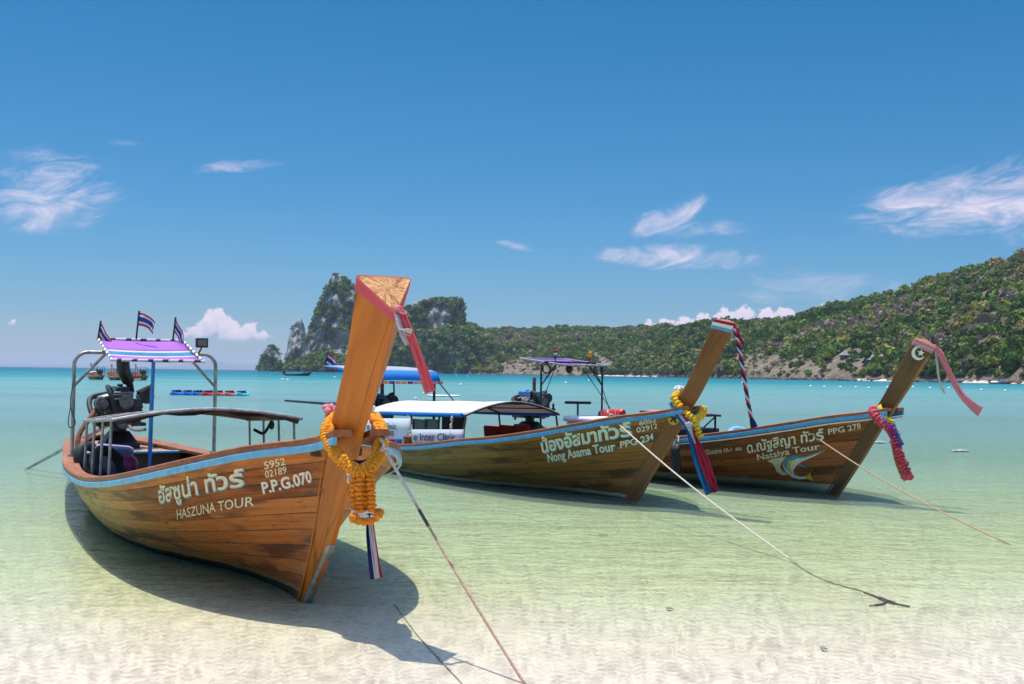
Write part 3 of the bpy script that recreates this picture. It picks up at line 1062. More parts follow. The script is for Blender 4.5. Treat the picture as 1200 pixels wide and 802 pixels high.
# ================================================================== LONGTAIL BOATS
class Boat:
    def __init__(s, name, foot, ang, L, label, group='longtail boats moored in the shallows', dip=0.0):
        s.p = atz(*foot)
        a = R(ang)
        s.aft = np.array([-math.sin(a), math.cos(a), 0])
        s.near = np.array([-math.cos(a), -math.sin(a), 0])
        s.root = empty(name, (s.p[0], s.p[1], 0), a - math.pi / 2, label, 'boat', group)
        s.L = L
        s.Mw = Matrix.Translation((s.p[0], s.p[1], 0)) @ Matrix.Rotation(a - math.pi / 2, 4, 'Z')
        s.rz = a - math.pi / 2
        k = (L - 3.0) / 8.2
        st = lambda tab: [((x + 3) * k - 3 if x < -3 else x, y) for x, y in tab]
        s.gun = smooth_tab(st([(-11.2, 0.0), (-11.12, .16), (-10.9, .32), (-10.4, .48), (-9.5, .64), (-7.5, .87), (-5.5, 1.06), (-4, 1.13), (-3, 1.15), (-2, 1.12), (-1.2, 1.03),
                               (-.5, .86), (-.1, .70), (.2, .54), (.4, .38), (.55, .22), (.66, .13), (.80, .11)]))
        s.rail = smooth_tab(st([(-11.2, 0.0), (-11.12, .16), (-10.9, .32), (-10.4, .48), (-9.5, .64), (-7.5, .87), (-5.5, 1.06), (-4, 1.13), (-3, 1.15), (-2, 1.12), (-1.2, 1.03),
                                (-.5, .86), (-.1, .70), (.2, .54), (.4, .385), (.55, .25), (.7, .185), (.9, .165), (1.3, .16)]))
        sh_ = (lambda tab: [(x, y - dip * min(1, max(0, (-x - 2.6) / 2.6))) for x, y in tab])
        s.sheer = smooth_tab(sh_(st([(-11.2, .56), (-9, .53), (-6, .52), (-5, .53), (-4, .56), (-2.68, .64), (-1.48, .77), (-.74, .89), (-.23, .99), (.28, 1.10), (.68, 1.17), (.95, 1.22), (1.3, 1.29)])))
        s.keel = lerp_tab(st([(-11.2, .05), (-10, -.15), (-8, -.24), (-3, -.22), (-1.5, -.16), (-.5, -.10), (.8, -.06)]))
        s.pw = lerp_tab(st([(-11.2, .42), (-8, .34), (-5, .28), (-3.7, .30), (-2.3, .45), (-1.4, .70), (-.6, .92), (.8, 1.0)]))

    def at(s, px, py, near=0.0):
        """the place on the plane 'near' metres from the centreline (camera side +) seen at this point"""
        d = ray(px, py)
        p0 = s.p + s.near * near
        t = np.dot(p0 - CAM, s.near) / np.dot(d, s.near)
        q = CAM + d * t - s.p
        return Vector((-(q @ s.aft), -near, q[2]))

    def w(s, v):
        return s.Mw @ Vector(v)

    def local_ray(s, px, py):
        d = Vector(ray(px, py))
        inv = s.Mw.inverted()
        o = inv @ Vector(CAM)
        return o, (inv.to_3x3() @ d).normalized()

    def build_hull(s, prof, mhull, mcap, mblue, mprow, mend, strip_white=None, capw=(.10, .26), detail=1, rail_end=1.0):
        r = s.root
        s.prof = prof
        bz = np.array([b[1] for _, b, _ in prof])
        bx = np.array([b[0] for _, b, _ in prof])
        wz = np.array([w for _, _, w in prof])
        xback = lambda z: np.interp(z, bz, bx)
        wback = lambda z: np.interp(z, bz, wz)
        xs = -s.L + .0
        zb = float(s.sheer(.66))
        xb = float(xback(zb)) + .04
        NU, NV = int(96 * detail), int(22 * detail)
        k = np.linspace(0, 1, NU)
        uu = .5 * k + .5 * (.5 - .5 * np.cos(math.pi * k))
        uu = uu ** 1.15
        rows = []
        uvs = []
        for v in np.linspace(0, 1, NV):
            row, uvr = [], []
            for u in uu:
                xg = xs + (xb - xs) * u
                zk, zg = float(s.keel(xg)), float(s.sheer(xg))
                z = zk + (zg - zk) * v
                t_ = max(v, 1e-4)
                zbv = float(s.keel(xb)) + (zb - float(s.keel(xb))) * v
                xbv = float(xback(zbv)) + .05
                xsv = xs + 1.1 * (1 - v) ** 1.6
                x = xsv + (xbv - xsv) * u
                sh = t_ ** float(s.pw(xg))
                y = float(s.gun(xg)) * sh
                e = max(0, (u - .93) / .07) ** 2
                wb = float(wback(zbv)) * .96
                y = y * (1 - e) + wb * e
                row.append((x, -y, z))
                uvr.append((x, v))
            rows.append(row)
            uvs.append(uvr)
        s.rows = rows
        mb = MB()
        mb.grid([rw[::-1] for rw in rows])
        mb.grid([[(x, -y, z) for x, y, z in rw] for rw in rows])
        o = mb.build("hull", mhull, r, angle=60)
        uvl = o.data.uv_layers.new(name="uv")
        flat = [q for rw in uvs for q in rw[::-1]] + [q for rw in uvs for q in rw]
        for lp in o.data.loops:
            uvl.data[lp.index].uv = flat[lp.vertex_index]
        s.hull = o
        s.bvh = BVHTree.FromPolygons(mb.v, mb.f)
        # inner skin and floor boards
        mi = MB()
        zf = .20
        inn = []
        for v_i in range(NV - 1, -1, -1):
            rr = []
            for (x, y, z) in rows[v_i][3:-3]:
                rr.append((x, min(0, y + .035), max(z, zf)))
            inn.append(rr)
        mi.grid(inn)
        mi.grid([[(x, -y, z) for x, y, z in rw][::-1] for rw in inn])
        oi = mi.build("inner_planking", M['inner'], r)
        uvl = oi.data.uv_layers.new(name="uv")
        for lp in oi.data.loops:
            q = mi.v[lp.vertex_index]
            uvl.data[lp.index].uv = (q[0], q[2] * 1.2 + abs(q[1]) * .6)
        # rail (cap) and rubbing strakes run past the stem on both sides
        xr = np.concatenate([np.linspace(rail_end, .2, 22), np.linspace(.1, xs + .9, 60), xs + .9 * (1 - np.linspace(.05, 1, 16) ** .5)])
        near = [(x, -float(s.rail(x)), float(s.sheer(x))) for x in xr]
        loop = near + [(x, -y, z) for x, y, z in near[::-1][1:]]
        s.loop = loop

        def sweep(name, sec, m, part=True):
            rws = []
            n = len(loop)
            for i, p in enumerate(loop):
                a, b = Vector(loop[max(i - 1, 0)]), Vector(loop[min(i + 1, n - 1)])
                tg = b - a
                tg.z = 0
                tg.normalize()
                out = Vector((tg.y, -tg.x, 0))
                if out.y * p[1] < 0 and abs(p[1]) > .1:
                    out = -out
                if abs(p[1]) <= .1:
                    out = Vector((-1, 0, 0)) if p[0] < -2 else out
                k_ = np.clip((-p[0] - 4) / (s.L - 5), 0, 1)
                wd = capw[0] + (capw[1] - capw[0]) * k_
                rws.append([Vector(p) + out * (q[0] if q[0] > 0 else q[0] * wd / .1) + Vector((0, 0, q[1])) for q in sec])
            mm = MB()
            mm.grid(rws, closed=True)
            mm.add(rws[0], [tuple(range(len(sec)))])
            mm.add(rws[-1], [tuple(range(len(sec)))[::-1]])
            return mm.build(name, m, r, angle=30)
        sweep("rail_cap", [(.030, .002), (.030, .038), (.018, .046), (-.09, .046), (-.1, .036), (-.1, .002)], mcap)
        sweep("rubbing_strake", [(.004, -.052), (.028, -.050), (.033, -.042), (.033, -.008), (.028, .0), (.004, .0)], mblue)
        if strip_white:
            sweep("white_line", [(.003, -.082), (.022, -.081), (.024, -.066), (.003, -.064)], strip_white)
        # stem post and prow: three-sided, ridge to the front
        mp = MB()
        rws = []
        NP = len(prof)
        lx, lz, qx, qz, ww = [np.array(a) for a in zip(*[(l[0], l[1], b[0], b[1], w) for l, b, w in prof])]
        tt = np.arange(NP)
        T = np.linspace(0, NP - 1, (NP - 1) * 4 + 1)
        sm = lambda a: smooth_tab(list(zip(tt, a)))(T)
        for a, b, c, d, w in zip(sm(lx), sm(lz), sm(qx), sm(qz), sm(ww)):
            f = .016
            bl = .1
            dx, dz = c - a, d - b
            rws.append([(a, -f * .4, b), (a + dx * .02, -f, b + dz * .02), (c - dx * .06, -w, d - dz * .06), (c, -w * .9, d), (c, w * .9, d), (c - dx * .06, w, d - dz * .06), (a + dx * .02, f, b + dz * .02), (a, f * .4, b)])
        mp.grid(rws, closed=True)
        mp.k = 1
        top = rws[-1]
        cen = Vector((0, 0, 0))
        for q in top:
            cen += Vector(q) / len(top)
        cen = cen + Vector((0, 0, .004))
        mp.add(top + [tuple(cen)], [(i, (i + 1) % 8, 8) for i in range(8)])
        s.post = mp.build("prow_post", [mprow, mend], r, angle=28)
        s.pbvh = BVHTree.FromPolygons(mp.v, mp.f)
        s.top = [Vector(q) for q in top]
        s.post_rows = rws

    def lead(s, z):
        return float(np.interp(z, [l[1] for l, _, _ in s.prof], [l[0] for l, _, _ in s.prof]))

    def back(s, z):
        return float(np.interp(z, [b[1] for _, b, _ in s.prof], [b[0] for _, b, _ in s.prof]))

    def hit(s, px, py, post=False):
        o, d = s.local_ray(px, py)
        best = None
        for b in ((s.pbvh, s.bvh) if post else (s.bvh,)):
            h = b.ray_cast(o, d)
            if h[0] is not None and (best is None or h[3] < best[3]):
                best = h
        return best[0]

    def beam(s, x, z, dx=.0):
        w = 9
        for q in (x - dx, x, x + dx):
            h = s.bvh.ray_cast(Vector((q, -4, z)), Vector((0, 1, 0)))
            w = min(w, -h[0].y if h[0] is not None else 0)
        return max(.03, w - .03)

    def side(s, x, z, post=False):
        """camera-side surface point and outward normal at this length and height"""
        best = None
        for b in ((s.pbvh, s.bvh) if post else (s.bvh,)):
            h = b.ray_cast(Vector((x, -4, z)), Vector((0, 1, 0)))
            if h[0] is not None and (best is None or h[3] < best[3]):
                best = h
        if best is None:
            return None, None
        n = best[1]
        if n.y > 0:
            n = -n
        return best[0], n


def text_mesh(body, offset=0.0, bold=0.0, shear=0.0, spacing=1.0):
    cu = bpy.data.curves.new("lettering", 'FONT')
    cu.body = body
    cu.offset = offset
    cu.shear = shear
    cu.space_character = spacing
    cu.resolution_u = 3
    o = bpy.data.objects.new("lettering", cu)
    COL.objects.link(o)
    dg = bpy.context.evaluated_depsgraph_get()
    me = o.evaluated_get(dg).to_mesh()
    vs = [tuple(v.co) for v in me.vertices]
    fs = [tuple(p.vertices) for p in me.polygons]
    o.evaluated_get(dg).to_mesh_clear()
    bpy.data.objects.remove(o)
    bpy.data.curves.remove(cu)
    return vs, fs


def drape(boat, vs, fs, P0, ux, uz, name, m, lift, post=False, parent=None):
    """paint a flat shape (x right, y up) on the camera side of the boat: P0 origin, ux / uz vectors in the side plane"""
    out = []
    for (x, y, *_) in vs:
        q = P0 + ux * x + uz * y
        h, n = boat.side(q.x, q.z, post)
        if h is None:
            h, n = Vector((q.x, P0.y, q.z)), Vector((0, -1, 0))
        out.append(h + n * lift)
    return MB().add(out, fs).build(name, m, parent or boat.root, smooth=False)


def letter(boat, body, p0, p1, p2, m, back=None, backoff=.02, shift=(0, 0), caph=.70, offset=.020, shear=0.0, post=False, name="lettering", spacing=1.0):
    """p0, p1: ends of the base line as seen; p2: top of a capital above p0"""
    p3 = (p1[0] + p2[0] - p0[0], p1[1] + p2[1] - p0[1])
    A0, A1, A2, A3 = (boat.hit(*p, post) for p in (p0, p1, p2, p3))
    A3 = A3 or (A1 + A2 - A0)
    vs, fs = text_mesh(body, offset, shear=shear, spacing=spacing)
    xs_ = [v[0] for v in vs]
    x0, x1 = min(xs_), max(xs_)

    def place(V, sx=0, sy=0):
        r_ = []
        for v in V:
            u_, w_ = (v[0] - x0) / (x1 - x0) + sx, v[1] / caph + sy
            q = A0 * (1 - u_) * (1 - w_) + A1 * u_ * (1 - w_) + A2 * (1 - u_) * w_ + A3 * u_ * w_
            r_.append((q.x - A0.x, q.z - A0.z))
        return r_
    X_, Z_ = Vector((1, 0, 0)), Vector((0, 0, 1))
    o = drape(boat, place(vs), fs, A0, X_, Z_, name, m, .0060, post)
    if back is not None:
        vb, fb = text_mesh(body, offset + backoff, shear=shear, spacing=spacing)
        drape(boat, place(vb, *shift), fb, A0, X_, Z_, name + "_shadow", back, .0035, post)
    return o


def ribbon(name, path, wdir, width, m, parent=None, solid=.003, pleat=0.0, nw=7, seed=0, taper=None):
    """a strip of cloth along a path, wdir its width direction"""
    rr = random.Random(seed)
    rows = []
    n = len(path)
    w0 = Vector(wdir).normalized()
    for i, p in enumerate(path):
        p = Vector(p)
        tg = (Vector(path[min(i + 1, n - 1)]) - Vector(path[max(i - 1, 0)])).normalized()
        wv = (w0 - tg * w0.dot(tg)).normalized()
        nn = tg.cross(wv)
        k = width if taper is None else width * np.interp(i / (n - 1), *zip(*taper))
        rows.append([p + wv * (k * (j / (nw - 1) - .5)) + nn * (pleat * math.sin(j * 2.4 + i * .25 + seed)) for j in range(nw)])
    mb = MB()
    ms = m if isinstance(m, (list, tuple)) else [m]
    if len(ms) > 1:
        for j in range(nw - 1):
            mb.k = min(len(ms) - 1, j * len(ms) // (nw - 1))
            mb.grid([[r_[j], r_[j + 1]] for r_ in rows])
    else:
        mb.grid(rows)
    return mb.build(name, ms, parent, solid=solid)


def curve_pts(pts, n=40):
    P = np.array([tuple(p) for p in pts], float)
    t = np.arange(len(P))
    T = np.linspace(0, len(P) - 1, n)
    return [Vector(q) for q in np.stack([smooth_tab(list(zip(t, P[:, k])))(T) for k in range(3)], -1)]


def flower_string(mb, path, r, sq=.6, step=.9, rough=.20, seed=0, nu=12, nv=7):
    """ruffled blossoms threaded on a path"""
    path = [Vector(p) for p in path]
    d = [0]
    for a, b in zip(path, path[1:]):
        d.append(d[-1] + (b - a).length)
    n = max(2, int(d[-1] / (2 * r * sq * step)))
    for i in range(n):
        q = d[-1] * (i + .5) / n
        k = max(j for j in range(len(d)) if d[j] <= q)
        k = min(k, len(path) - 2)
        f = (q - d[k]) / max(1e-6, d[k + 1] - d[k])
        p = path[k].lerp(path[k + 1], f)
        ax = (path[k + 1] - path[k]).normalized()
        rr = r * (.92 + .16 * random.Random(seed * 99 + i).random())
        mb.ball(p, (rr, rr, rr * sq), nu, nv, rough, seed * 1000 + i, ax)


def flag(name, base, top, ddir, w, h, label, droop=.5, seed=0, pole_r=.012):
    """small national flag: five stripes on a black stick"""
    base, top = Vector(base), Vector(top)
    t = empty(name, base, 0, label, 'flag', 'small striped flags on the boat roofs')
    MB().cyl((0, 0, 0), top - base, pole_r, n=8).build("pole", M['black'], t)
    d = Vector(ddir).normalized()
    ax = (top - base).normalized()
    rows = []
    nx = 12
    for i in range(nx + 1):
        u = i / nx
        p = (top - base) - ax * .02 + d * w * u * (1 - droop * .45 * u) - Vector((0, 0, 1)) * (droop * w * u * u * .9)
        side = ax.cross(d).normalized()
        rows.append([p - ax * h * k / 6 * (1 - .12 * u) + side * .03 * math.sin(u * 7 + k * .5 + seed) * u for k in range(7)])
    mb = MB()
    for k in range(6):
        mb.k = (0, 1, 2, 2, 1, 0)[k]
        mb.grid([[r_[k], r_[k + 1]] for r_ in rows])
    mb.build("cloth", [M['flagred'], M['flagwhite'], M['flagblue']], t, solid=.003)
    return t


def engine(parent, x, z0, z1, w=.8, seed=0, accent=None, tiller=True, exhaust=True):
    """a car diesel on a swivel post: block, head, pulleys, alternator, hoses, exhaust, tiller and tail shaft"""
    rr = random.Random(seed)
    h = z1 - z0
    e = bpy.data.objects.new("engine", None)
    COL.objects.link(e)
    e.parent = parent
    e.location = (x, 0, z0)
    e.empty_display_size = .1
    zc = h * .45
    s = w / .8
    mb = MB()
    mb.box((0, 0, .05), (.5 * s, .44 * s, .10))
    mb.grid([[(-.22 * s, -.2 * s, .1), (.22 * s, -.2 * s, .1), (.22 * s, .2 * s, .1), (-.22 * s, .2 * s, .1)],
             [(-.12 * s, -.11 * s, zc - .12), (.12 * s, -.11 * s, zc - .12), (.12 * s, .11 * s, zc - .12), (-.12 * s, .11 * s, zc - .12)]], closed=True)
    mb.cyl((0, 0, zc - .16), (0, 0, zc), .09 * s)
    mb.box((0, 0, zc - .02), (.36 * s, .60 * s, .05))
    mb.build("pedestal", M['black'], e, bevel=.012)
    mb = MB()
    mb.box((0, 0, zc + .14 * s), (.62 * s, .34 * s, .26 * s))
    mb.box((0, 0, zc + .01), (.5 * s, .26 * s, .12 * s))
    for i in range(5):
        mb.box((-.24 * s + i * .12 * s, -.185 * s, zc + .13 * s), (.03 * s, .04 * s, .22 * s))
        mb.box((-.24 * s + i * .12 * s, .185 * s, zc + .13 * s), (.03 * s, .04 * s, .22 * s))
    for i in range(26):
        sd = rr.choice((-1, 1))
        mb.box((rr.uniform(-.3, .3) * s, sd * rr.uniform(.17, .25) * s, zc + rr.uniform(0, .3) * s), (rr.uniform(.03, .1) * s, rr.uniform(.03, .08) * s, rr.uniform(.03, .1) * s),
               (rr.uniform(-.5, .5), rr.uniform(-.5, .5), rr.uniform(-.5, .5)))
    mb.box((.34 * s, 0, zc + .14 * s), (.06 * s, .40 * s, .34 * s))
    mb.build("engine_block", M['iron'], e, bevel=.008)
    mb = MB()
    mb.box((0, 0, zc + .33 * s), (.58 * s, .24 * s, .13 * s))
    for i in range(4):
        mb.cyl((-.2 * s + i * .135 * s, -.13 * s, zc + .34 * s), (-.2 * s + i * .135 * s, -.26 * s, zc + .30 * s), .03 * s, n=10)
    mb.build("cylinder_head", M['alu'], e, bevel=.012)
    mb = MB()
    mb.box((-.02 * s, 0, zc + .425 * s), (.52 * s, .16 * s, .06 * s))
    mb.cyl((-.12 * s, .02, zc + .45 * s), (-.12 * s, .02, zc + .49 * s), .035 * s)
    mb.build("valve_cover", accent or M['iron'], e, bevel=.015)
    mb = MB()
    mb.cyl((.37 * s, 0, zc + .04 * s), (.42 * s, 0, zc + .04 * s), .10 * s, n=22)
    mb.cyl((.37 * s, .02, zc + .27 * s), (.42 * s, .02, zc + .27 * s), .085 * s, n=22)
    mb.cyl((.37 * s, -.24 * s, zc + .25 * s), (.42 * s, -.24 * s, zc + .25 * s), .05 * s, n=18)
    mb.build("pulley", M['alu'], e)
    mb = MB()
    mb.torus((.395 * s, -.09 * s, zc + .17 * s), .185 * s, .012, (1, 0, 0), 30, 6)
    mb.build("belt", M['rubber'], e)
    mb = MB()
    mb.cyl((.16 * s, -.26 * s, zc + .25 * s), (.36 * s, -.26 * s, zc + .25 * s), .075 * s, n=18)
    mb.cyl((.20 * s, -.26 * s, zc + .25 * s), (.23 * s, -.26 * s, zc + .25 * s), .082 * s, n=18)
    mb.build("alternator", M['alu'], e)
    mb = MB()
    mb.cyl((-.1 * s, .30 * s, zc + .33 * s), (.2 * s, .30 * s, zc + .33 * s), .09 * s, n=18)
    mb.build("air_filter", M['black'], e)
    mb = MB()
    mb.tube(curve_pts([(.2 * s, -.12 * s, zc + .38 * s), (.34 * s, -.2 * s, zc + .46 * s), (.44 * s, -.16 * s, zc + .32 * s), (.38 * s, -.1 * s, zc + .12 * s)], 16), .028 * s)
    mb.build("hose", M['rubber'], e)
    mb = MB()
    mb.tube(curve_pts([(-.2 * s, -.14 * s, zc + .36 * s), (-.1 * s, -.34 * s, zc + .30 * s), (.1 * s, -.34 * s, zc + .12 * s), (.18 * s, -.2 * s, zc + .0)], 16), .034 * s)
    mb.build("hose", M['rubber'], e)
    mb = MB()
    mb.tube(curve_pts([(-.3 * s, .1 * s, zc + .30 * s), (-.42 * s, .05 * s, zc + .20 * s), (-.38 * s, -.1 * s, zc + .04 * s), (-.2 * s, -.2 * s, zc - .08)], 16), .024 * s)
    mb.build("hose", M['rubber'], e)
    mb = MB()
    mb.tube(curve_pts([(.1 * s, .2 * s, zc + .38 * s), (.05 * s, .35 * s, zc + .45 * s), (-.1 * s, .36 * s, zc + .42 * s)], 12), .03 * s)
    mb.build("hose", M['rubber'], e)
    if exhaust:
        mb = MB()
        mb.tube(curve_pts([(-.1 * s, .16 * s, zc + .34 * s), (-.2 * s, .26 * s, zc + .36 * s), (-.24 * s, .28 * s, zc + .5 * s), (-.24 * s, .28 * s, zc + .72 * s)], 14), .035 * s)
        mb.build("exhaust_pipe", M['rust'], e)
    if tiller:
        mb = MB()
        mb.tube(curve_pts([(.4 * s, .05, zc - .02), (.9, .06, zc - .06), (1.6, .08, zc - .02)], 10), .022)
        mb.build("tiller", M['steel'], e)
    return e


def arch_frame(parent, x, w, z0, ztop, m, r=.026, corner=.16, braces=True, lean=0.0, name="tower_frame"):
    """two posts joined by a bent tube over the helmsman"""
    mb = MB()
    pts = [(x, -w, z0), (x + lean * .5, -w, (z0 + ztop) / 2), (x + lean, -w, ztop - corner)]
    for a in np.linspace(0, math.pi / 2, 7)[1:]:
        pts.append((x + lean, -w + corner * (1 - math.cos(a)), ztop - corner + corner * math.sin(a)))
    other = [(p[0], -p[1], p[2]) for p in pts[::-1]]
    mb.tube(pts + other, r, 10)
    if braces:
        for sd in (-1, 1):
            mb.cyl((x + lean, sd * w, ztop - .42), (x + lean, sd * (w - .38), ztop), r * .8, n=8)
        mb.cyl((x, -w, z0), (x, -w, z0 + .03), r * 2.2)
        mb.cyl((x, w, z0), (x, w, z0 + .03), r * 2.2)
    return mb.build(name, m, parent)

def band(boat, f0, f1, m, name, lift=.006, cap=False):
    """cloth or paint bound round the top of the prow; f in rows below the top"""
    rows = boat.post_rows
    n = len(rows) - 1

    def ring(f):
        i = n - f
        a = int(math.floor(i))
        a = min(max(a, 0), n - 1)
        k = i - a
        pts = [Vector(p).lerp(Vector(q), k) for p, q in zip(rows[a], rows[a + 1])]
        c = sum(pts, Vector()) / len(pts)
        return [p + (p - c).normalized() * lift for p in pts]
    mb = MB()
    mb.grid([ring(f) for f in np.linspace(f0, f1, 4)], closed=True)
    return mb.build(name, m, boat.root, angle=30)


def taped(name):
    m, t = mat(name)
    x, y, z = t.xyz(t.obj())
    k = t.m('FRACT', t.m('ADD', t.m('MULTIPLY', t.m('ADD', x, y), 5.5), t.m('MULTIPLY', t.noise(t.obj(), 9, 2), .5)))
    c = t.mix(t.ss(k, .60, .68), (.72, .68, .66), (.035, .035, .04))
    t.out(t.pbsdf(c, .5))
    return m


M['taped'] = taped("taped_tube")


def roof_panel(boat, name, xa, za, xf, zf, w, strips, sag=.03, frame='taped'):
    """tilted sun roof: strips = [(fraction from the aft edge, material)]; returns its part object"""
    mats, f0 = [], 0
    mb = MB()
    for i, (f1, m) in enumerate(strips):
        mats.append(m)
        mb.k = i
        rws = []
        for f in np.linspace(f0, f1, 5):
            x, z = xa + (xf - xa) * f, za + (zf - za) * f - sag * math.sin(math.pi * f)
            rws.append([(x, y, z - sag * .6 * (1 - (y / w) ** 2)) for y in np.linspace(-w, w, 9)])
        mb.grid(rws)
        f0 = f1
    o = mb.build(name, mats, boat.root, solid=.006)
    mt = MB()
    for sd in (-1, 1):
        mt.cyl((xa, sd * w, za), (xf, sd * w, zf), .017, n=8)
    for f in (0, 1):
        x, z = xa + (xf - xa) * f, za + (zf - za) * f
        mt.cyl((x, -w - .02, z), (x, w + .02, z), .017, n=8)
    mt.build("roof_frame", M[frame], o)
    return o


def px_poly(boat, pts, m, name, lift=.006, post=False, parent=None):
    """a painted shape given by its outline as seen, laid on the planking"""
    from mathutils.geometry import tessellate_polygon
    dense = []
    for a, b in zip(pts, pts[1:] + pts[:1]):
        n = max(1, int(math.hypot(a[0] - b[0], a[1] - b[1]) / 5))
        dense += [(a[0] + (b[0] - a[0]) * k / n, a[1] + (b[1] - a[1]) * k / n) for k in range(n)]
    tris = tessellate_polygon([[Vector((x, y, 0)) for x, y in dense]])
    vs = []
    for x, y in dense:
        h = boat.hit(x, y, post)
        q, nn = boat.side(h.x, h.z, post)
        vs.append(q + nn * lift)
    return MB().add(vs, tris).build(name, m, parent or boat.root, smooth=False)


def W(px, py, Y):
    return Vector(aty(px, py, Y))


# ------------------------------------------------------------------ boat A: orange hull, nearest
A = Boat("longtail_boat", (363, 703), 28, 11.0, "nearest longtail boat, orange-brown planked hull with a tall orange prow and plum awning")
PROF_A = [((-.16, -.12), (-.24, -.10), .05), ((0, 0), (-.06, .06), .062), ((.45, .42), (.25, .46), .085), ((.76, .86), (.48, .90), .105), ((.93, 1.12), (.63, 1.15), .12),
          ((1.09, 1.36), (.83, 1.40), .13), ((1.28, 1.63), (1.06, 1.70), .145), ((1.42, 1.83), (1.22, 1.97), .16), ((1.55, 2.02), (1.345, 2.235), .175)]
A.build_hull(PROF_A, M['hullA'], M['cap'], M['blue'], M['prowA'], M['endgrain'])
band(A, -.02, 1.15, M['pinkrib'], "cloth_band", .008)
mb = MB()
for i, z in enumerate(np.linspace(-.03, .46, 9)):
    mb.k = 0
mb.grid([[(A.lead(z) + .012, y, z + .004) for y in (-.022, .022)] + [(A.lead(z) - .05, y, z - .02) for y in (.034, -.034)] for z in np.linspace(-.03, .46, 9)], closed=True)
mb.build("stem_band", M['steel'], A.root)
# breast hook across the prow and inner gear
mb = MB()
mb.box((.52, 0, 1.10), (.10, .34, .06))
mb.build("breasthook", M['darkwood'], A.root, bevel=.008)
mb = MB()
for x in np.arange(-.1, .5, .12):
    zz = float(A.sheer(x)) - .08
    mb.box((x, 0, zz), (.112, 2 * A.beam(x, zz, .06), .025))
mb.build("foredeck", M['cap'], A.root, bevel=.004)
for x in (-1.6, -3.1, -4.6, -6.1):
    mb = MB()
    zz = float(A.sheer(x)) - .16
    mb.box((x, 0, zz), (.26, 2 * A.beam(x, zz - .02, .13), .035))
    mb.build("thwart", M['darkwood'], A.root, bevel=.006)
mb = MB()
for i, x in enumerate(np.arange(-7.9, -10.5, -.16)):
    mb.box((x, 0, .50), (.15, 2 * A.beam(x, .48, .08), .03))
mb.build("stern_deck", M['capOrange'], A.root, bevel=.004)
mb = MB()
mb.box((-7.82, 0, .36), (.04, 2 * A.beam(-7.82, .22, .03), .28))
mb.build("bulkhead", M['darkwood'], A.root)
mb = MB()
mb.box((-7.80, 0, .52), (.12, 2 * A.beam(-7.8, .5, .06), .025))
mb.build("bulkhead_rail", M['blue'], A.root)
arch_frame(A.root, -6.75, .86, .56, 1.84, M['steel'], .023, .16, True)
rf = roof_panel(A, "sun_roof", -7.2, 2.02, -6.0, 1.745, .53, [(.40, M['purple']), (.47, M['whiterib']), (.64, M['panelblue']), (.70, M['whiterib']), (1, M['purple'])])
mb = MB()
mb.cyl((-6.03, -.05, 1.73), (-6.15, -.05, .22), .022, n=10)
mb.build("strut", M['bluepaint'], A.root)
mb = MB()
mb.cyl((-6.075, -.05, 1.46), (-6.15, -.05, .22), .025, n=10)
mb.build("strut_sleeve", M['black'], A.root)
mb = MB()
mb.box((-6.4, .60, 1.98), (.05, .15, .12))
mb.box((-6.43, .60, 1.98), (.02, .11, .08))
mb.cyl((-6.4, .60, 1.92), (-6.4, .56, 1.84), .012, n=6)
fl = mb.build("floodlight", M['black'], A.root, bevel=.01)
mb = MB()
mb.box((-6.373, .60, 1.98), (.008, .115, .08))
mb.build("lamp_glass", M['alu'], fl)
engine(A.root, -8.85, .50, 1.33, .90, 3, exhaust=False)
# raw-water tank and exhaust stack behind the engine
mb = MB()
mb.tube(curve_pts([(-8.9, .16, 1.30), (-8.85, .12, 1.45), (-8.7, .02, 1.62), (-8.65, .0, 1.82)], 14), [.05] * 5 + [.09] * 9, 10)
mb.build("exhaust_stack", M['black'], A.root)
mb = MB()
mb.tube(curve_pts([(-8.3, -.62, .52), (-8.4, -.58, .75), (-8.55, -.40, 1.0), (-8.7, -.30, 1.12)], 12), .035, 8)
mb.build("rusty_lever", M['rust'], A.root)
SH_ = A.Mw.inverted() @ Vector(atz(29, 551, -.03))
mb = MB()
mb.tube([(-9.2, -.05, .85), SH_ * .3 + Vector((-9.2, -.05, .85)) * .7, SH_ * .7 + Vector((-9.2, -.05, .85)) * .3, SH_], [.03, .028, .026, .02], 8)
mb.build("tail_shaft", M['steel'], A.root)
# low awning on hoops
def awning(boat, x0, x1, w, ze0, ze1, rise, m, name, sag=.03, drop=.0, n=13):
    mb = MB()
    rws = []
    for f in np.linspace(0, 1, 9):
        x = x0 + (x1 - x0) * f
        ze = ze0 + (ze1 - ze0) * f
        rws.append([(x, y, ze + rise * (1 - (abs(y) / w) ** 1.8) - sag * math.sin(math.pi * f * 2) ** 2 * (1 - .5 * abs(y) / w)) for y in np.linspace(-w, w, n)])
    mb.grid(rws)
    if drop:
        f = rws[-1]
        mb.grid([f, [(p[0] + .01, p[1] * .99, p[2] - drop * .6 - .01 * math.sin(i * 2)) for i, p in enumerate(f)], [(p[0] - .03, p[1] * .98, p[2] - drop - .02 * math.sin(i * 1.7)) for i, p in enumerate(f)]])
    return mb.build(name, m, boat.root, solid=.008)


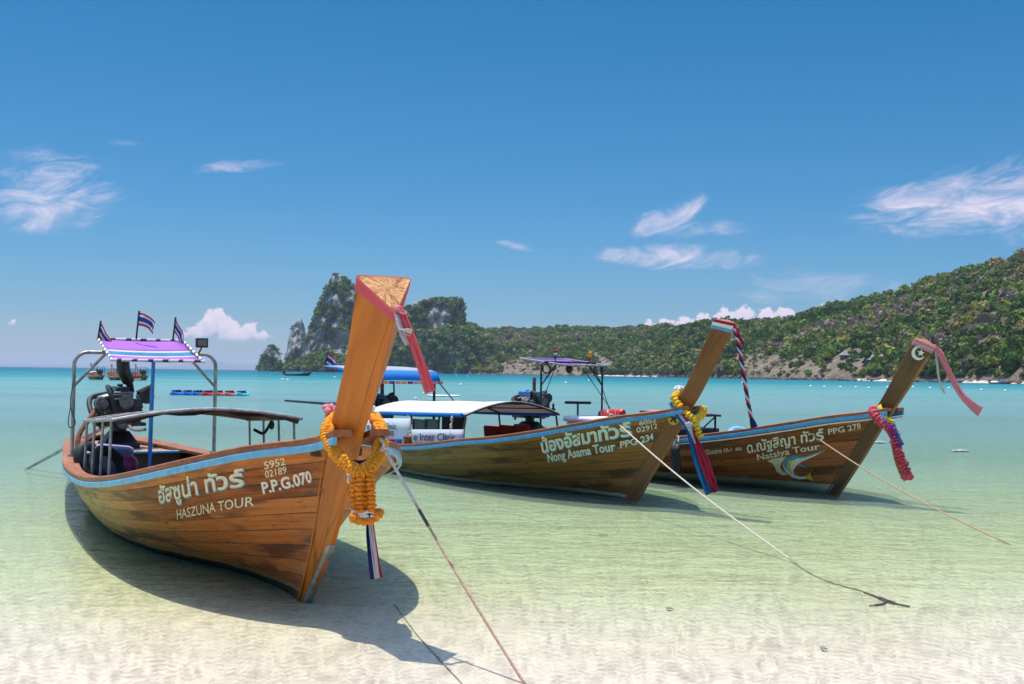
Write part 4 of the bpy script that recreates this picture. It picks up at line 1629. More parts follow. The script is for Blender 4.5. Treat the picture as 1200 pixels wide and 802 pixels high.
aw = awning(A, -5.2, -3.2, .90, 1.08, 1.175, .095, M['dulltarp'], "awning", .03, .05)
mb = MB()
for (x, ze) in ((-5.2, 1.08), (-4.25, 1.125), (-3.2, 1.175)):
    mb.tube([(x, y, ze + .095 * (1 - (abs(y) / .9) ** 1.8) - .012) for y in np.linspace(-.92, .92, 13)], .018, 8)
for sd in (-1, 1):
    mb.tube([(-5.3, sd * .905, 1.06), (-4.25, sd * .905, 1.11), (-3.2, sd * .905, 1.165)], .018, 8)
mb.build("awning_frame", M['steel'], aw)
for (x, sd, ze) in ((-5.15, -1, 1.06), (-4.55, -1, 1.09), (-3.95, -1, 1.12), (-3.4, -1, 1.15), (-5.15, 1, 1.06), (-4.55, 1, 1.09), (-3.95, 1, 1.12), (-3.4, 1, 1.15)):
    MB().cyl((x, sd * .895, ze), (x + .02, sd * .92, .25), .014, n=8).build("awning_post", M['steel'], A.root)
# writing on the bow
letter(A, "ฮัสซูน่า ทัวร์", (187, 589.5), (287, 568.5), (185.5, 575), M['cream'], M['lblue'], .014, (.004, -.09), .55, .022)
letter(A, "HASZUNA TOUR", (208, 608), (298.5, 592), (207, 597), M['cream'], None, offset=.012, shear=.10)
letter(A, "5952", (310.5, 549.5), (335.5, 544), (309, 541), M['cream'], None)
letter(A, "02189", (311.5, 559.5), (336.5, 554), (310.5, 551.5), M['cream'], None, offset=.014)
letter(A, "P.P.G.070", (308.5, 578), (366, 564), (306, 565), M['lwhite'], M['cream'], .012, (.003, -.05), offset=.02)

# ------------------------------------------------------------------ boat B: olive brown, white awning
B = Boat("longtail_boat", (748, 587), 35, 8.3, "middle longtail boat, olive-brown hull with a white barrel awning, clinic banners and brown prow", dip=.09)
PROF_B = [((-.16, -.12), (-.34, -.12), .05), ((0, 0), (-.22, .0), .055), ((.28, .37), (.04, .40), .07), ((.74, .93), (.47, .97), .09), ((.93, 1.18), (.68, 1.22), .10),
          ((1.14, 1.44), (.93, 1.49), .10), ((1.30, 1.67), (1.10, 1.74), .105), ((1.50, 1.97), (1.29, 2.05), .11), ((1.70, 2.28), (1.46, 2.335), .12)]
B.build_hull(PROF_B, M['hullB'], M['cap'], M['bluestrip'], M['prowB'], M['endplain'], strip_white=None)
band(B, .0, .45, M['crimson'], "painted_band", .004)
band(B, .45, .95, M['lwhite'], "painted_band", .004)
band(B, .95, 1.45, M['lblue'], "painted_band", .004)
mb = MB()
mb.grid([[(B.lead(z) + .010, y, z + .004) for y in (-.016, .016)] + [(B.lead(z) - .03, y, z - .02) for y in (.026, -.026)] for z in np.linspace(-.03, .85, 12)], closed=True)
mb.build("stem_band", M['endplain'], B.root)
for x in (-1.5, -2.9, -4.4):
    mb = MB()
    mb.box((x, 0, float(B.sheer(x)) - .16), (.26, 2 * B.beam(x, float(B.sheer(x)) - .18, .13), .035))
    mb.build("thwart", M['darkwood'], B.root, bevel=.006)
mb = MB()
for x in np.arange(-6.3, -7.8, -.16):
    mb.box((x, 0, .50), (.15, 2 * B.beam(x, .48, .08), .03))
mb.build("stern_deck", M['darkwood'], B.root, bevel=.004)
aw = awning(B, -6.1, -2.85, .86, .95, 1.03, .19, M['whitefab'], "awning", .012)
mb = MB()
for (x, ze) in ((-6.1, .95), (-4.5, .99), (-2.87, 1.03)):
    mb.tube([(x, y, ze + .19 * (1 - (abs(y) / .86) ** 1.8) - .014) for y in np.linspace(-.88, .88, 13)], .018, 8)
for y in (-.6, -.3, 0, .3, .6):
    zz = .19 * (1 - (abs(y) / .86) ** 1.8) - .014
    mb.cyl((-6.1, y, .95 + zz), (-2.87, y, 1.03 + zz), .012, n=6)
mb.build("awning_frame", M['darkwood'], aw)
for sd in (-1, 1):
    mb = MB()
    mb.tube([(-5.5, sd * .88, .955), (-4.2, sd * .885, .98), (-2.95, sd * .88, 1.015)], [.03, .036, .032], 10)
    mb.build("rolled_curtain", M['bluefab'], aw)
for (x, sd) in ((-6.0, -1), (-4.5, -1), (-3.65, -1), (-2.9, -1), (-6.0, 1), (-4.5, 1), (-2.9, 1)):
    MB().cyl((x, sd * .84, .97 + .02), (x, sd * .93, float(B.sheer(x)) - .1), .016, n=8).build("awning_post", M['darkwood'], B.root)
NB = .985
def bpx(px, py, off=0.0):
    q = B.at(px, py, NB + off)
    return Vector((q.x, -NB - off, q.z))


for (xa, xb, ya, yb, txt) in ((424, 481, 490.5, 526, (("e Inter Clinic", 430, 464, 503, 496), ("08-240", 440, 461, 511.5, 505))),
                              (482.5, 543, 503.5, 525, (("e Inter Clinic", 484.5, 533, 516.5, 508), ("05 119 240", 486, 531, 525, 519)))):
    mb = MB()
    mb.grid([[bpx(xa + (xb - xa) * f, ya + (yb - ya) * g) + Vector((0, .010 * math.sin(f * 19), 0)) for f in np.linspace(0, 1, 14)] for g in np.linspace(0, 1, 4)])
    bn = mb.build("banner", M['banner'], B.root, solid=.006)
    for body, ta, tb, yb_, yt_ in txt:
        vs, fs = text_mesh(body, .014)
        x0_, x1_ = min(v[0] for v in vs), max(v[0] for v in vs)
        MB().add([bpx(ta + (tb - ta) * (v[0] - x0_) / (x1_ - x0_), yb_ + (yt_ - yb_) * v[1] / .7, .016) for v in vs], fs).build("lettering", M['lnavy'], bn, smooth=False)
for (xa, xb) in ((485, 498.5), (500, 514)):
    mb = MB()
    c0, c1 = bpx(xa, 505, -.03), bpx(xb, 493, -.03)
    x0, x1, z0, z1 = c0.x, c1.x, c0.z, c1.z
    mb.box(((x0 + x1) / 2, c0.y, (z0 + z1) / 2), (x1 - x0, .02, z1 - z0))
    wdw = mb.build("window", M['glass'], B.root)
    mb = MB()
    for (cx, cz, sx, sz) in (((x0 + x1) / 2, z0, x1 - x0 + .05, .025), ((x0 + x1) / 2, z1, x1 - x0 + .05, .025), (x0, (z0 + z1) / 2, .03, z1 - z0), (x1, (z0 + z1) / 2, .03, z1 - z0)):
        mb.box((cx, c0.y - .005, cz), (sx, .035, sz))
    mb.build("frame", M['black'], wdw)
mb = MB()
mb.box((-3.6, -.62, .66), (.03, .40, .66))
mb.build("cabin_screen", M['black'], B.root)
for xa, xb in ((567, 584), (585, 601), (602, 619)):
    c0, c1 = B.at(xa, 516, -.55), B.at(xb, 502 + (618 - xb) * .05, -.55)
    mb = MB()
    mb.box(((c0.x + c1.x) / 2, .58, (c0.z + c1.z) / 2), (c1.x - c0.x, .07, c1.z - c0.z + .10), (.12, 0, 0))
    mb.box(((c0.x + c1.x) / 2, .38, c0.z - .02), (c1.x - c0.x, .34, .06))
    mb.build("seat_cushion", M['redfab'], B.root, bevel=.02)
arch_frame(B.root, -6.55, .80, .5, 1.55, M['black'], .026, .14, False)
mb = MB()
prof = [(-7.75, 1.76), (-7.2, 1.735), (-6.75, 1.70), (-6.55, 1.67), (-6.48, 1.60), (-6.42, 1.50)]
rws = [[(x, y, z - .02 * abs(y)) for y in np.linspace(-.85, .85, 9)] for x, z in prof]
mb.k = 1
mb.grid(rws[:4])
mb.k = 0
mb.grid(rws[3:])
for sd in (0, -1):
    mb.grid([[Vector(r_[sd]) for r_ in rws], [Vector(r_[sd]) - Vector((0, 0, (.02, .05, .08, .10)[i] if i < 4 else .01)) for i, r_ in enumerate(rws)]])
rfB = mb.build("sun_roof", [M['bluefab'], M['greytop']], B.root, solid=.006)
mb = MB()
for i, y in enumerate(np.linspace(-.84, .80, 14)):
    mb.k = i % 3
    mb.box((-6.42, y + .05, 1.455), (.006, .11, .05))
mb.build("fringe", [M['lightpink'], M['marigold'], M['violetrib']], rfB, smooth=False)
mb = MB()
mb.tube(curve_pts([(-6.42, -.12, 1.48), (-6.40, -.12, 1.15), (-6.30, -.2, 1.06), (-6.0, -.4, 1.03)], 14), .016, 8)
mb.build("strut", M['black'], B.root)
MB().cyl((-6.42, .80, 1.48), (-5.6, .80, .98), .012, n=6).build("stay", M['black'], B.root)
engine(B.root, -7.35, .50, 1.14, .8, 8, M['bluepaint'])
mb = MB()
mb.tube([(-7.7, -.02, .98), (-9.3, -.05, .99), (-11.2, -.10, 1.0)], [.028, .028, .022], 8)
mb.tube([(-8.3, -.03, .98), (-9.1, -.055, .985)], .05, 10)
mb.build("tail_shaft", M['black'], B.root)
letter(B, "น้องอัสมาทัวร์", (635.5, 530.5), (741, 510), (633.5, 519), M['lwhite'], M['lblue'], .024, (.004, -.06), .55, .030)
letter(B, "Nong Asama Tour", (642.5, 541.5), (722, 527.5), (640.5, 531.5), M['lwhite'], M['lblue'], .018, (.003, -.05), offset=.022)
letter(B, "PPG 234", (727, 525), (766, 515), (726.5, 517.5), M['lwhite'], M['lblue'], .018, (.003, -.05), offset=.022)
letter(B, "6052", (749, 498.8), (769, 494), (748.5, 493.5), M['lwhite'], None, offset=.02)
letter(B, "02912", (746, 507), (770.5, 501.5), (745.3, 501), M['lwhite'], None, offset=.02)
circ = lambda cx, cy, r, n=22, a0=0, a1=6.2832: [(cx + r * math.cos(a0 + (a1 - a0) * i / n), cy - r * math.sin(a0 + (a1 - a0) * i / n)) for i in range(n)]
px_poly(B, circ(790, 491, 8), M['lblack'], "emblem_ring", .005, True)
em = px_poly(B, circ(790, 491, 7.3), M['yellow'], "emblem", .008, True)
px_poly(B, [(785.5, 488), (788, 486), (790, 488.5), (794, 486.5), (795, 489), (792, 492), (794, 495.5), (791.5, 496), (789.5, 492.5), (787, 495), (785.5, 493.5), (788, 490.5)], M['lblack'], "emblem_mark", .011, True)

# ------------------------------------------------------------------ boat C: red brown, furthest right
Cb = Boat("longtail_boat", (983, 581), 36, 8.3, "right-hand longtail boat, red-brown hull with a painted sailfish and a crescent on its dark prow")
PROF_C = [((-.16, -.14), (-.32, -.14), .05), ((0, 0), (-.18, .02), .055), ((.38, .51), (.16, .54), .07), ((.70, .97), (.47, 1.01), .09), ((.86, 1.19), (.65, 1.23), .10),
          ((.99, 1.36), (.79, 1.42), .105), ((1.16, 1.59), (.94, 1.66), .11), ((1.31, 1.80), (1.10, 1.92), .115), ((1.50, 2.06), (1.28, 2.17), .12)]
Cb.build_hull(PROF_C, M['hullC'], M['cap'], M['bluestrip'], M['prowC'], M['endplain'], strip_white=M['white'], rail_end=.90)
band(Cb, -.02, .55, M['lightpink'], "cloth_band", .006)
band(Cb, .55, .72, M['whiterib'], "cloth_band", .006)
band(Cb, .72, 1.2, M['lightpink'], "cloth_band", .006)
mb = MB()
mb.grid([[(Cb.lead(z) + .010, y, z + .004) for y in (-.016, .016)] + [(Cb.lead(z) - .03, y, z - .02) for y in (.026, -.026)] for z in np.linspace(-.03, 1.95, 26)], closed=True)
mb.build("stem_band", M['endplain'], Cb.root)
for x in (-1.5, -2.9, -4.4):
    mb = MB()
    mb.box((x, 0, float(Cb.sheer(x)) - .16), (.26, 2 * Cb.beam(x, float(Cb.sheer(x)) - .18, .13), .035))
    mb.build("thwart", M['darkwood'], Cb.root, bevel=.006)
mb = MB()
for x in np.arange(-6.3, -7.8, -.16):
    mb.box((x, 0, .50), (.15, 2 * Cb.beam(x, .48, .08), .03))
mb.build("stern_deck", M['darkwood'], Cb.root, bevel=.004)
arch_frame(Cb.root, -5.92, .72, .5, 1.86, M['black'], .019, .10, True)
roof_panel(Cb, "sun_roof", -6.8, 1.93, -5.5, 1.81, .56, [(.5, M['purpleB']), (1, M['purple'])], .02, 'steel')
mb = MB()
mb.ball((-5.95, -.05, 1.74), (.07, .07, .075), 14, 10)
mb.cyl((-5.95, -.05, 1.80), (-5.95, -.05, 1.86), .012, n=6)
mb.build("lamp", M['black'], Cb.root)
for sd in (-1, 1):
    mb = MB()
    mb.torus((-5.92, sd * .60, 1.74), .085, .014, (1, 0, 0), 20, 6)
    mb.build("steering_ring", M['black'], Cb.root)
mb = MB()
for a_, b_ in (((-5.95, -.35, 1.84), (-6.2, -.52, 1.02)), ((-5.95, .2, 1.84), (-5.0, .35, .8)), ((-5.95, .55, 1.84), (-5.4, .55, .8))):
    MB().cyl(a_, b_, .007, n=6).build("stay", M['black'], Cb.root)
engine(Cb.root, -7.2, .52, 1.25, .8, 21, M['bluepaint'], tiller=False)
mb = MB()
mb.tube([(-6.9, -.15, 1.0), (-6.35, -.42, 1.0), (-5.8, -.62, 1.0), (-5.55, -.70, 1.02)], .022, 8)
mb.cyl((-5.6, -.69, 1.01), (-5.58, -.70, 1.12), .02, n=8)
mb.build("tiller", M['black'], Cb.root)
mb = MB()
mb.tube([(-7.5, .0, .95), (-8.6, .02, .92), (-10.4, .05, .86)], .026, 8)
mb.build("tail_shaft", M['black'], Cb.root)
q = Cb.at(677, 490, -.1)
mb = MB()
mb.cyl((q.x, q.y, .5), (q.x, q.y, q.z + .27), .018, n=8)
mb.cyl((q.x - .17, q.y - .17, q.z + .28), (q.x + .17, q.y + .17, q.z + .28), .026, n=8)
mb.build("mooring_bitt", M['black'], Cb.root)
q = Cb.at(700, 490, -.1)
mb = MB()
mb.box((q.x, q.y, q.z - .02), (.9, .9, .10))
mb.box((q.x, q.y, q.z - .18), (.8, .8, .24))
mb.build("engine_cover", M['white'], Cb.root, bevel=.04)
letter(Cb, "ด.ณัฐสิญา ทัวร์", (876, 531), (966, 514.5), (875, 522), M['lwhite'], None, caph=.55, offset=.02)
letter(Cb, "Natsiya Tour", (888, 539.5), (961.5, 526), (886.5, 532.3), M['lwhite'], None, offset=.014)
letter(Cb, "PPG 278", (971, 509.3), (1009, 502), (970, 502.8), M['lwhite'], None, offset=.01)
letter(Cb, "จำนวนผู้โดยสาร 10-1  คน", (812, 535), (869, 527.5), (811.7, 531.3), M['lwhite'], None, caph=.55, offset=.01)
# the leaping sailfish
px_poly(Cb, [(899, 540), (908, 537), (918, 536), (922, 534.5), (917, 541), (914, 547), (917, 552), (924, 556.5), (916, 557), (910, 552), (908, 547), (905, 543)], M['cream'], "painted_fin", .005)
fish = px_poly(Cb, [(918, 541), (923, 536), (930, 533.5), (938, 534), (944, 534.5), (955, 531), (968, 526.5), (956, 533.5), (946, 538), (939, 541), (933, 546), (930, 551), (931, 556), (938, 558.5), (945, 558), (950, 554), (952, 547), (949, 557),
                    (953, 562.5), (945, 561), (936, 561.5), (928, 559), (921, 553), (918, 547)], M['lwhite'], "painted_sailfish", .0075)
px_poly(Cb, [(918, 541), (923, 536), (930, 533.5), (938, 534), (944, 534.5), (955, 531), (968, 526.5), (956, 532), (944, 536), (934, 537), (926, 541), (922, 547), (923, 552), (919, 547)], M['bluestrip'], "painted_back", .010)
px_poly(Cb, [(924, 540), (929, 537.5), (927, 543), (926, 549), (929, 555), (924, 551), (922.5, 546)], M['yellow'], "painted_stripe", .0125)
px_poly(Cb, [(944, 558.5), (950, 554), (952.5, 546), (949.5, 557), (954, 563), (946, 561)], M['yellow'], "painted_tail", .010)
px_poly(Cb, [(936, 542.5), (944, 546), (947, 548), (938, 546)], M['bluestrip'], "painted_fin", .010)
# crescent and star on the prow
def px_star(cx, cy, r, rot):
    return [(cx + (r if i % 2 == 0 else r * .42) * math.cos(rot + i * math.pi / 5), cy - (r if i % 2 == 0 else r * .42) * math.sin(rot + i * math.pi / 5)) for i in range(10)]


o_ = circ(1076.5, 414, 8.2, 26, R(40), R(322)) + [(1076.5 + 8.2 * math.cos(R(322)), 414 - 8.2 * math.sin(R(322)))]
i_ = circ(1078.6, 413.2, 6.3, 22, R(316), R(46))
px_poly(Cb, o_ + i_, M['lwhite'], "crescent", .006, True)
px_poly(Cb, px_star(1079.3, 413.6, 4.6, R(80)), M['lwhite'], "star", .006, True)
# low frame and coaming amidships
q0, q1 = Cb.at(838, 514, -.55), Cb.at(803, 514, -.55)
mb = MB()
zt = Cb.at(836, 487, -.55).z
for x in (q0.x, q0.x - 1.0):
    for y in (.55, -.1):
        mb.cyl((x, y, .55), (x, y, zt), .018, n=8)
for y in (.55, -.1):
    mb.cyl((q0.x + .12, y, zt), (q0.x - 1.1, y, zt + .03), .018, n=8)
mb.cyl((q0.x, .57, zt), (q0.x, -.12, zt), .018, n=8)
mb.cyl((q0.x, .55, zt - .02), (q0.x - .5, .55, .62), .012, n=6)
fr_ = mb.build("awning_frame", M['black'], Cb.root)
mb = MB()
mb.grid([[(q0.x - .05 - 1.0 * f, y, zt + .025 + .03 * f) for y in np.linspace(-.1, .55, 6)] for f in np.linspace(0, 1, 5)])
mb.build("awning", M['lightpink'], Cb.root, solid=.008)
mb = MB()
mb.box((q0.x - .7, .1, .70), (1.4, 1.1, .18))
mb.build("coaming", M['black'], Cb.root, bevel=.01)

# ================================================================== THINGS ON AND AROUND THE BOATS
def rope(name, pts, r, m, label, n=40, group=None, cat='rope', parts=None):
    o = MB().tube(curve_pts(pts, n) if len(pts) > 2 else [Vector(pts[0]).lerp(Vector(pts[1]), k) for k in np.linspace(0, 1, n)], r, 7).build(name, m)
    return tag(o, label, cat, group)


gz = lambda v: Vector((v[0], v[1], sand_z(v[0], v[1]) + .005))

# --- flags
dA = Vector((math.sin(R(28)), -math.cos(R(28)), 0))
for (lx, ly, lz, hx, dd, lab, dr, sd) in ((-7.2, -.53, 2.03, .22, (.7, -.2, -.9), "drooping striped flag at the left back corner of the violet sun roof", .2, 1),
                                         (-7.1, -.08, 2.02, .37, (1, -.1, -.1), "striped flag flying from the tall stick in the middle of the violet sun roof", .45, 2),
                                         (-7.2, .40, 2.03, .30, (.6, -.2, -.9), "striped flag on the right back corner of the violet sun roof", .2, 3)):
    b = A.w((lx, ly, lz))
    flag("flag", b, b + Vector((.03, 0, hx)), dd, .27, .17, lab, dr, sd)
b = W(381, 428, 21.6)
flag("flag", b, b + Vector((.05, 0, .26)), (.8, 0, -.45), .24, .24, "pale striped flag beside the left tip of the blue sun roof", .3, 4)
for (px, py, lab, cc) in ((651, 421, "slim red and white pennant on the left of the purple roof", 0), (691, 423, "slim yellow pennant on the right of the purple roof", 1)):
    b = W(px, py, 20.6)
    t = empty("pennant", b, 0, lab, 'flag', 'small striped flags on the boat roofs')
    MB().cyl((0, 0, -.05), (-.03, 0, .17), .010, n=6).build("pole", M['black'], t)
    mb = MB()
    for k in range(3):
        mb.k = k
        mb.grid([[(-.03 + .01 * i, -.02, .17 - .055 * k - .05 * j) for j in (0, 1)] for i in (0, 3, 7 - k)])
    mb.build("cloth", [M['yellowrib'] if cc else M['flagred'], M['yellowrib'] if cc else M['flagwhite'], M['flagblue'] if not cc else M['crimson']], t, solid=.004)

# --- A: ribbon on the prow, garland, sash
t = empty("ribbon", W(462, 360, 6.72), 0, "coral pink ribbon with white tails knotted to the tip of the orange prow", 'ribbon')
inv = Matrix.Translation(-Vector(t.location))
L3 = lambda v: Vector(v) - t.location
p = [W(x, y, Y) for x, y, Y in ((463, 361, 6.70), (470, 366, 6.68), (478, 385, 6.66), (488, 412, 6.66), (497, 437, 6.66), (504, 460, 6.67))]
ribbon("pink_tail", [L3(q) for q in curve_pts(p, 24)], (1, .3, .12), .062, M['pinkrib'], t, pleat=.007, taper=[(0, .45), (.15, .7), (.5, .85), (1, 1.05)])
p = [W(x, y, Y) for x, y, Y in ((463, 362, 6.69), (466, 374, 6.66), (472, 386, 6.65), (482, 391, 6.65))]
ribbon("white_tail", [L3(q) for q in curve_pts(p, 14)], (1, .2, -.9), .05, M['whiterib'], t, pleat=.008, seed=2, taper=[(0, .4), (.5, .8), (1, 1.1)])
p = [W(x, y, Y) for x, y, Y in ((464, 362, 6.70), (468, 380, 6.68), (473, 395, 6.67), (478, 404, 6.67))]
ribbon("white_tail", [L3(q) for q in curve_pts(p, 14)], (1, .2, .1), .034, M['whiterib'], t, pleat=.006, seed=5)
mb = MB()
mb.torus(L3(W(470, 363, 6.67)), .024, .0085, (.9, -.6, .3), 16, 7, .55)
mb.torus(L3(W(472, 366, 6.66)), .020, .0080, (.2, -.9, .8), 16, 7, .5)
mb.ball(L3(W(466, 362, 6.68)), (.022, .022, .02), 10, 8, .15, 3)
mb.build("knot", M['lightpink'], t)

t = empty("flower_garland", W(424, 553, 7.05), 0, "thick orange marigold garland looped round the base of the orange prow", 'garland')
L3 = lambda v: Vector(v) - t.location
loopA = [(402, 486, 7.62), (392, 492, 7.42), (385, 503, 7.28), (384, 514, 7.20), (390, 526, 7.14), (400, 537, 7.09), (412, 546, 7.06), (424, 552, 7.03), (434, 547, 7.05), (441, 537, 7.12), (446, 525, 7.2), (447, 511, 7.3), (444, 498, 7.45), (438, 489, 7.6)]
pp = curve_pts([L3(W(*q)) for q in loopA], 60)
mb = MB()
for k, (ox, oy) in enumerate(((-.020, .010), (.020, .0), (0, -.022))):
    flower_string(mb, [q + Vector((ox, -.01 * k, oy)) for q in pp], .029, .55, .8, .24, k + 3)
mb.build("flower_loop", [M['marigoldY']], t, smooth=True, angle=180)
mb = MB()
for k, (x0, x1, y1) in enumerate(((414, 416, 598), (421, 422, 601), (428, 429, 602), (434, 436, 600), (425, 426, 600))):
    flower_string(mb, curve_pts([L3(W(x0 + 2 - (2 if k > 2 else 0), 550, 7.04 - .02 * (k % 2))), L3(W((x0 + x1) / 2, 574, 7.02 - .03 * (k % 2))), L3(W(x1, y1, 7.03 - .03 * (k % 2)))], 20), .030, .55, .8, .26, k + 20)
mb.build("flower_tassel", M['marigold'], t, smooth=True, angle=180)
mb = MB()
rr = random.Random(4)
for k in range(9):
    x = 414 + 2.9 * k
    flower_string(mb, [L3(W(x, 597 + rr.random() * 2, 7.0)), L3(W(x + rr.uniform(-2, 2), 608, 6.99))], .012, .9, .95, .15, 50 + k)
mb.build("white_fringe", M['whitefl'], t, smooth=True, angle=180)
mb = MB()
for k, (x, y) in enumerate(((414, 607), (420, 610), (427, 611), (434, 610), (441, 605), (444, 602))):
    for j in range(3):
        mb.ball(L3(W(x + rr.uniform(-1.5, 1.5), y + rr.uniform(-1.5, 1.5), 6.99 + .02 * j)), (.030, .030, .024), 11, 7, .28, k * 5 + j, (rr.uniform(-.5, .5), -.6, 1))
mb.build("end_blossom", M['marigold'], t, smooth=True, angle=180)
p = [W(x, y, Y) for x, y, Y in ((433, 600, 7.04), (434, 622, 7.04), (437, 648, 7.03), (441, 678, 7.03))]
ribbon("striped_sash", [L3(q) for q in curve_pts(p, 22)], (1, .35, .1), .070, [M['navyrib'], M['navyrib'], M['whiterib'], M['whiterib'], M['whiterib'], M['crimson']], t, pleat=.010, nw=7, taper=[(0, .55), (.4, .85), (1, 1.1)])
p = [W(x, y, Y) for x, y, Y in ((398, 535, 7.2), (410, 541, 7.14), (422, 543, 7.09), (432, 540, 7.12), (441, 530, 7.22))]
ribbon("navy_wrap", [L3(q) for q in curve_pts(p, 16)], (0, .2, 1), .035, M['navyrib'], t, pleat=.005)
mb = MB()
for k in range(9):
    mb.ball(L3(W(388 + rr.uniform(-6, 7), 482 + rr.uniform(-6, 7), 7.6 + rr.uniform(-.04, .04))), .026, 9, 6, .3, k + 70)
mb.build("pink_blossom", M['lightpink'], t, smooth=True, angle=180)
mb = MB()
for k in range(7):
    mb.ball(L3(W(437 + rr.uniform(-4, 3), 480 + rr.uniform(-4, 6), 7.6)), .020, 8, 6, .3, k + 90)
for k in range(6):
    mb.ball(L3(W(410 + rr.uniform(-3, 2), 556 + rr.uniform(-4, 8), 7.1)), .016, 8, 6, .3, k + 97)
mb.build("white_blossom", M['whitefl'], t, smooth=True, angle=180)

# --- B: yellow garland, sash and braid
t = empty("flower_garland", W(815, 492, 13.7), 0, "yellow flower garland with a white blossom on the brown prow of the middle boat", 'garland')
L3 = lambda v: Vector(v) - t.location
mb = MB()
flower_string(mb, curve_pts([L3(W(*q)) for q in ((797, 461, 13.98), (790, 465, 13.86), (794, 474, 13.78), (801, 482, 13.74), (808, 488, 13.70), (816, 491, 13.68), (822, 486, 13.76), (825, 478, 13.86))], 40), .050, .55, .9, .2, 5)
mb.build("flower_loop", M['yellowfl'], t, smooth=True, angle=180)
mb = MB()
flower_string(mb, curve_pts([L3(W(*q)) for q in ((813, 491, 13.68), (815, 498, 13.68), (818, 505, 13.68), (821, 513, 13.69))], 20), .048, .55, .9, .2, 6)
mb.build("flower_tassel", M['yellowfl'], t, smooth=True, angle=180)
mb = MB()
rr = random.Random(9)
for k in range(9):
    a = k * 2 * math.pi / 9
    mb.ball(L3(W(796 + 4.5 * math.cos(a), 457 + 3.2 * math.sin(a), 13.95)), (.03, .02, .022), 8, 6, .2, k)
mb.ball(L3(W(796, 457, 13.93)), .03, 8, 6, .2, 20)
mb.build("white_blossom", M['whitefl'], t, smooth=True, angle=180)
t = empty("sash", W(805, 497, 13.66), 0, "long blue and crimson sash hanging below the yellow garland of the middle boat", 'sash')
L3 = lambda v: Vector(v) - t.location
p = [W(x, y, Y) for x, y, Y in ((787, 470, 13.86), (793, 481, 13.76), (800, 491, 13.70), (806, 498, 13.66))]
ribbon("tied_band", [L3(q) for q in curve_pts(p, 14)], (.5, -.2, 1), .10, [M['bluerib'], M['whiterib'], M['crimson']], t, pleat=.012)
p = [W(x, y, Y) for x, y, Y in ((804, 495, 13.66), (811, 516, 13.66), (820, 546, 13.66), (833, 578, 13.68))]
ribbon("blue_tail", [L3(q) for q in curve_pts(p, 22)], (1, .2, .3), .13, M['bluerib'], t, pleat=.016, taper=[(0, .5), (.4, .8), (1, 1)])
p = [W(x, y, Y) for x, y, Y in ((807, 497, 13.64), (815, 516, 13.63), (824, 538, 13.62), (832, 560, 13.63), (839, 577, 13.65))]
ribbon("crimson_tail", [L3(q) for q in curve_pts(p, 24)], (1, .2, .25), .13, M['crimson'], t, pleat=.02, seed=3, taper=[(0, .2), (.25, .55), (.55, 1), (.85, .9), (1, .5)])
p = [W(x, y, Y) for x, y, Y in ((805, 495, 13.62), (809, 505, 13.61), (815, 520, 13.61))]
ribbon("white_tail", [L3(q) for q in curve_pts(p, 12)], (1, .2, .2), .07, M['whiterib'], t, pleat=.01, taper=[(0, 1), (1, .3)])
t = empty("braid", W(862, 386, 13.2), 0, "red, white and navy plaited cord hanging from the tip of the middle prow", 'cord')
L3 = lambda v: Vector(v) - t.location
p = curve_pts([L3(W(x, y, Y)) for x, y, Y in ((860, 383, 13.20), (865, 402, 13.15), (870, 430, 13.15), (875, 462, 13.16), (880, 489, 13.18))], 70)
for k, m_ in enumerate(('crimson', 'whiterib', 'navyrib')):
    q = []
    for i, v in enumerate(p):
        a = i * .62 + k * 2.094
        q.append(v + Vector((math.cos(a) * .013, math.sin(a) * .013, 0)))
    MB().tube(q, .0135, 7).build("strand", M[m_], t)
mb = MB()
mb.tube([p[-1], p[-1] + Vector((.02, 0, -.06)), p[-1] + Vector((.04, 0, -.12))], [.018, .035, .045], 9)
mb.build("tassel", M['navyrib'], t)
p = [W(x, y, Y) for x, y, Y in ((861, 384, 13.18), (866, 394, 13.15), (872, 404, 13.13))]
ribbon("red_end", [L3(q) for q in curve_pts(p, 10)], (1, 0, .4), .06, M['crimson'], t, pleat=.01, taper=[(0, 1), (1, .3)])

# --- C: pink ribbon, pink garland
t = empty("ribbon", W(1097, 408, 14.4), 0, "pale pink ribbon streaming from the tip of the dark right-hand prow", 'ribbon')
L3 = lambda v: Vector(v) - t.location
p = [W(x, y, Y) for x, y, Y in ((1094, 406, 14.36), (1101, 414, 14.34), (1112, 436, 14.34), (1126, 461, 14.34), (1140, 476, 14.36), (1149, 483, 14.38))]
ribbon("pink_tail", [L3(q) for q in curve_pts(p, 26)], (1, .2, .5), .12, M['lightpink'], t, pleat=.014, taper=[(0, .4), (.2, .8), (.7, .75), (1, 1.1)])
p = [W(x, y, Y) for x, y, Y in ((1096, 407, 14.38), (1098, 425, 14.36), (1101, 447, 14.36), (1107, 461, 14.36))]
ribbon("white_tail", [L3(q) for q in curve_pts(p, 16)], (1, .2, .2), .035, M['whiterib'], t, pleat=.006)
t = empty("flower_garland", W(1040, 495, 14.75), 0, "fluffy red and pink garland with yellow and blue ribbons on the right-hand prow", 'garland')
L3 = lambda v: Vector(v) - t.location
mb = MB()
flower_string(mb, curve_pts([L3(W(*q)) for q in ((1024, 480, 15.0), (1026, 487, 14.85), (1033, 494, 14.78), (1041, 500, 14.72), (1047, 508, 14.70), (1051, 525, 14.70), (1057, 543, 14.70), (1062, 553, 14.70))], 50), .068, .42, .75, .34, 8)
mb.build("flower_string", M['pinkfl'], t, smooth=True, angle=180)
mb = MB()
rr = random.Random(6)
for k in range(9):
    mb.ball(L3(W(1064 + rr.uniform(-5, 5), 557 + rr.uniform(-3, 3), 14.68)), .040, 8, 6, .35, k)
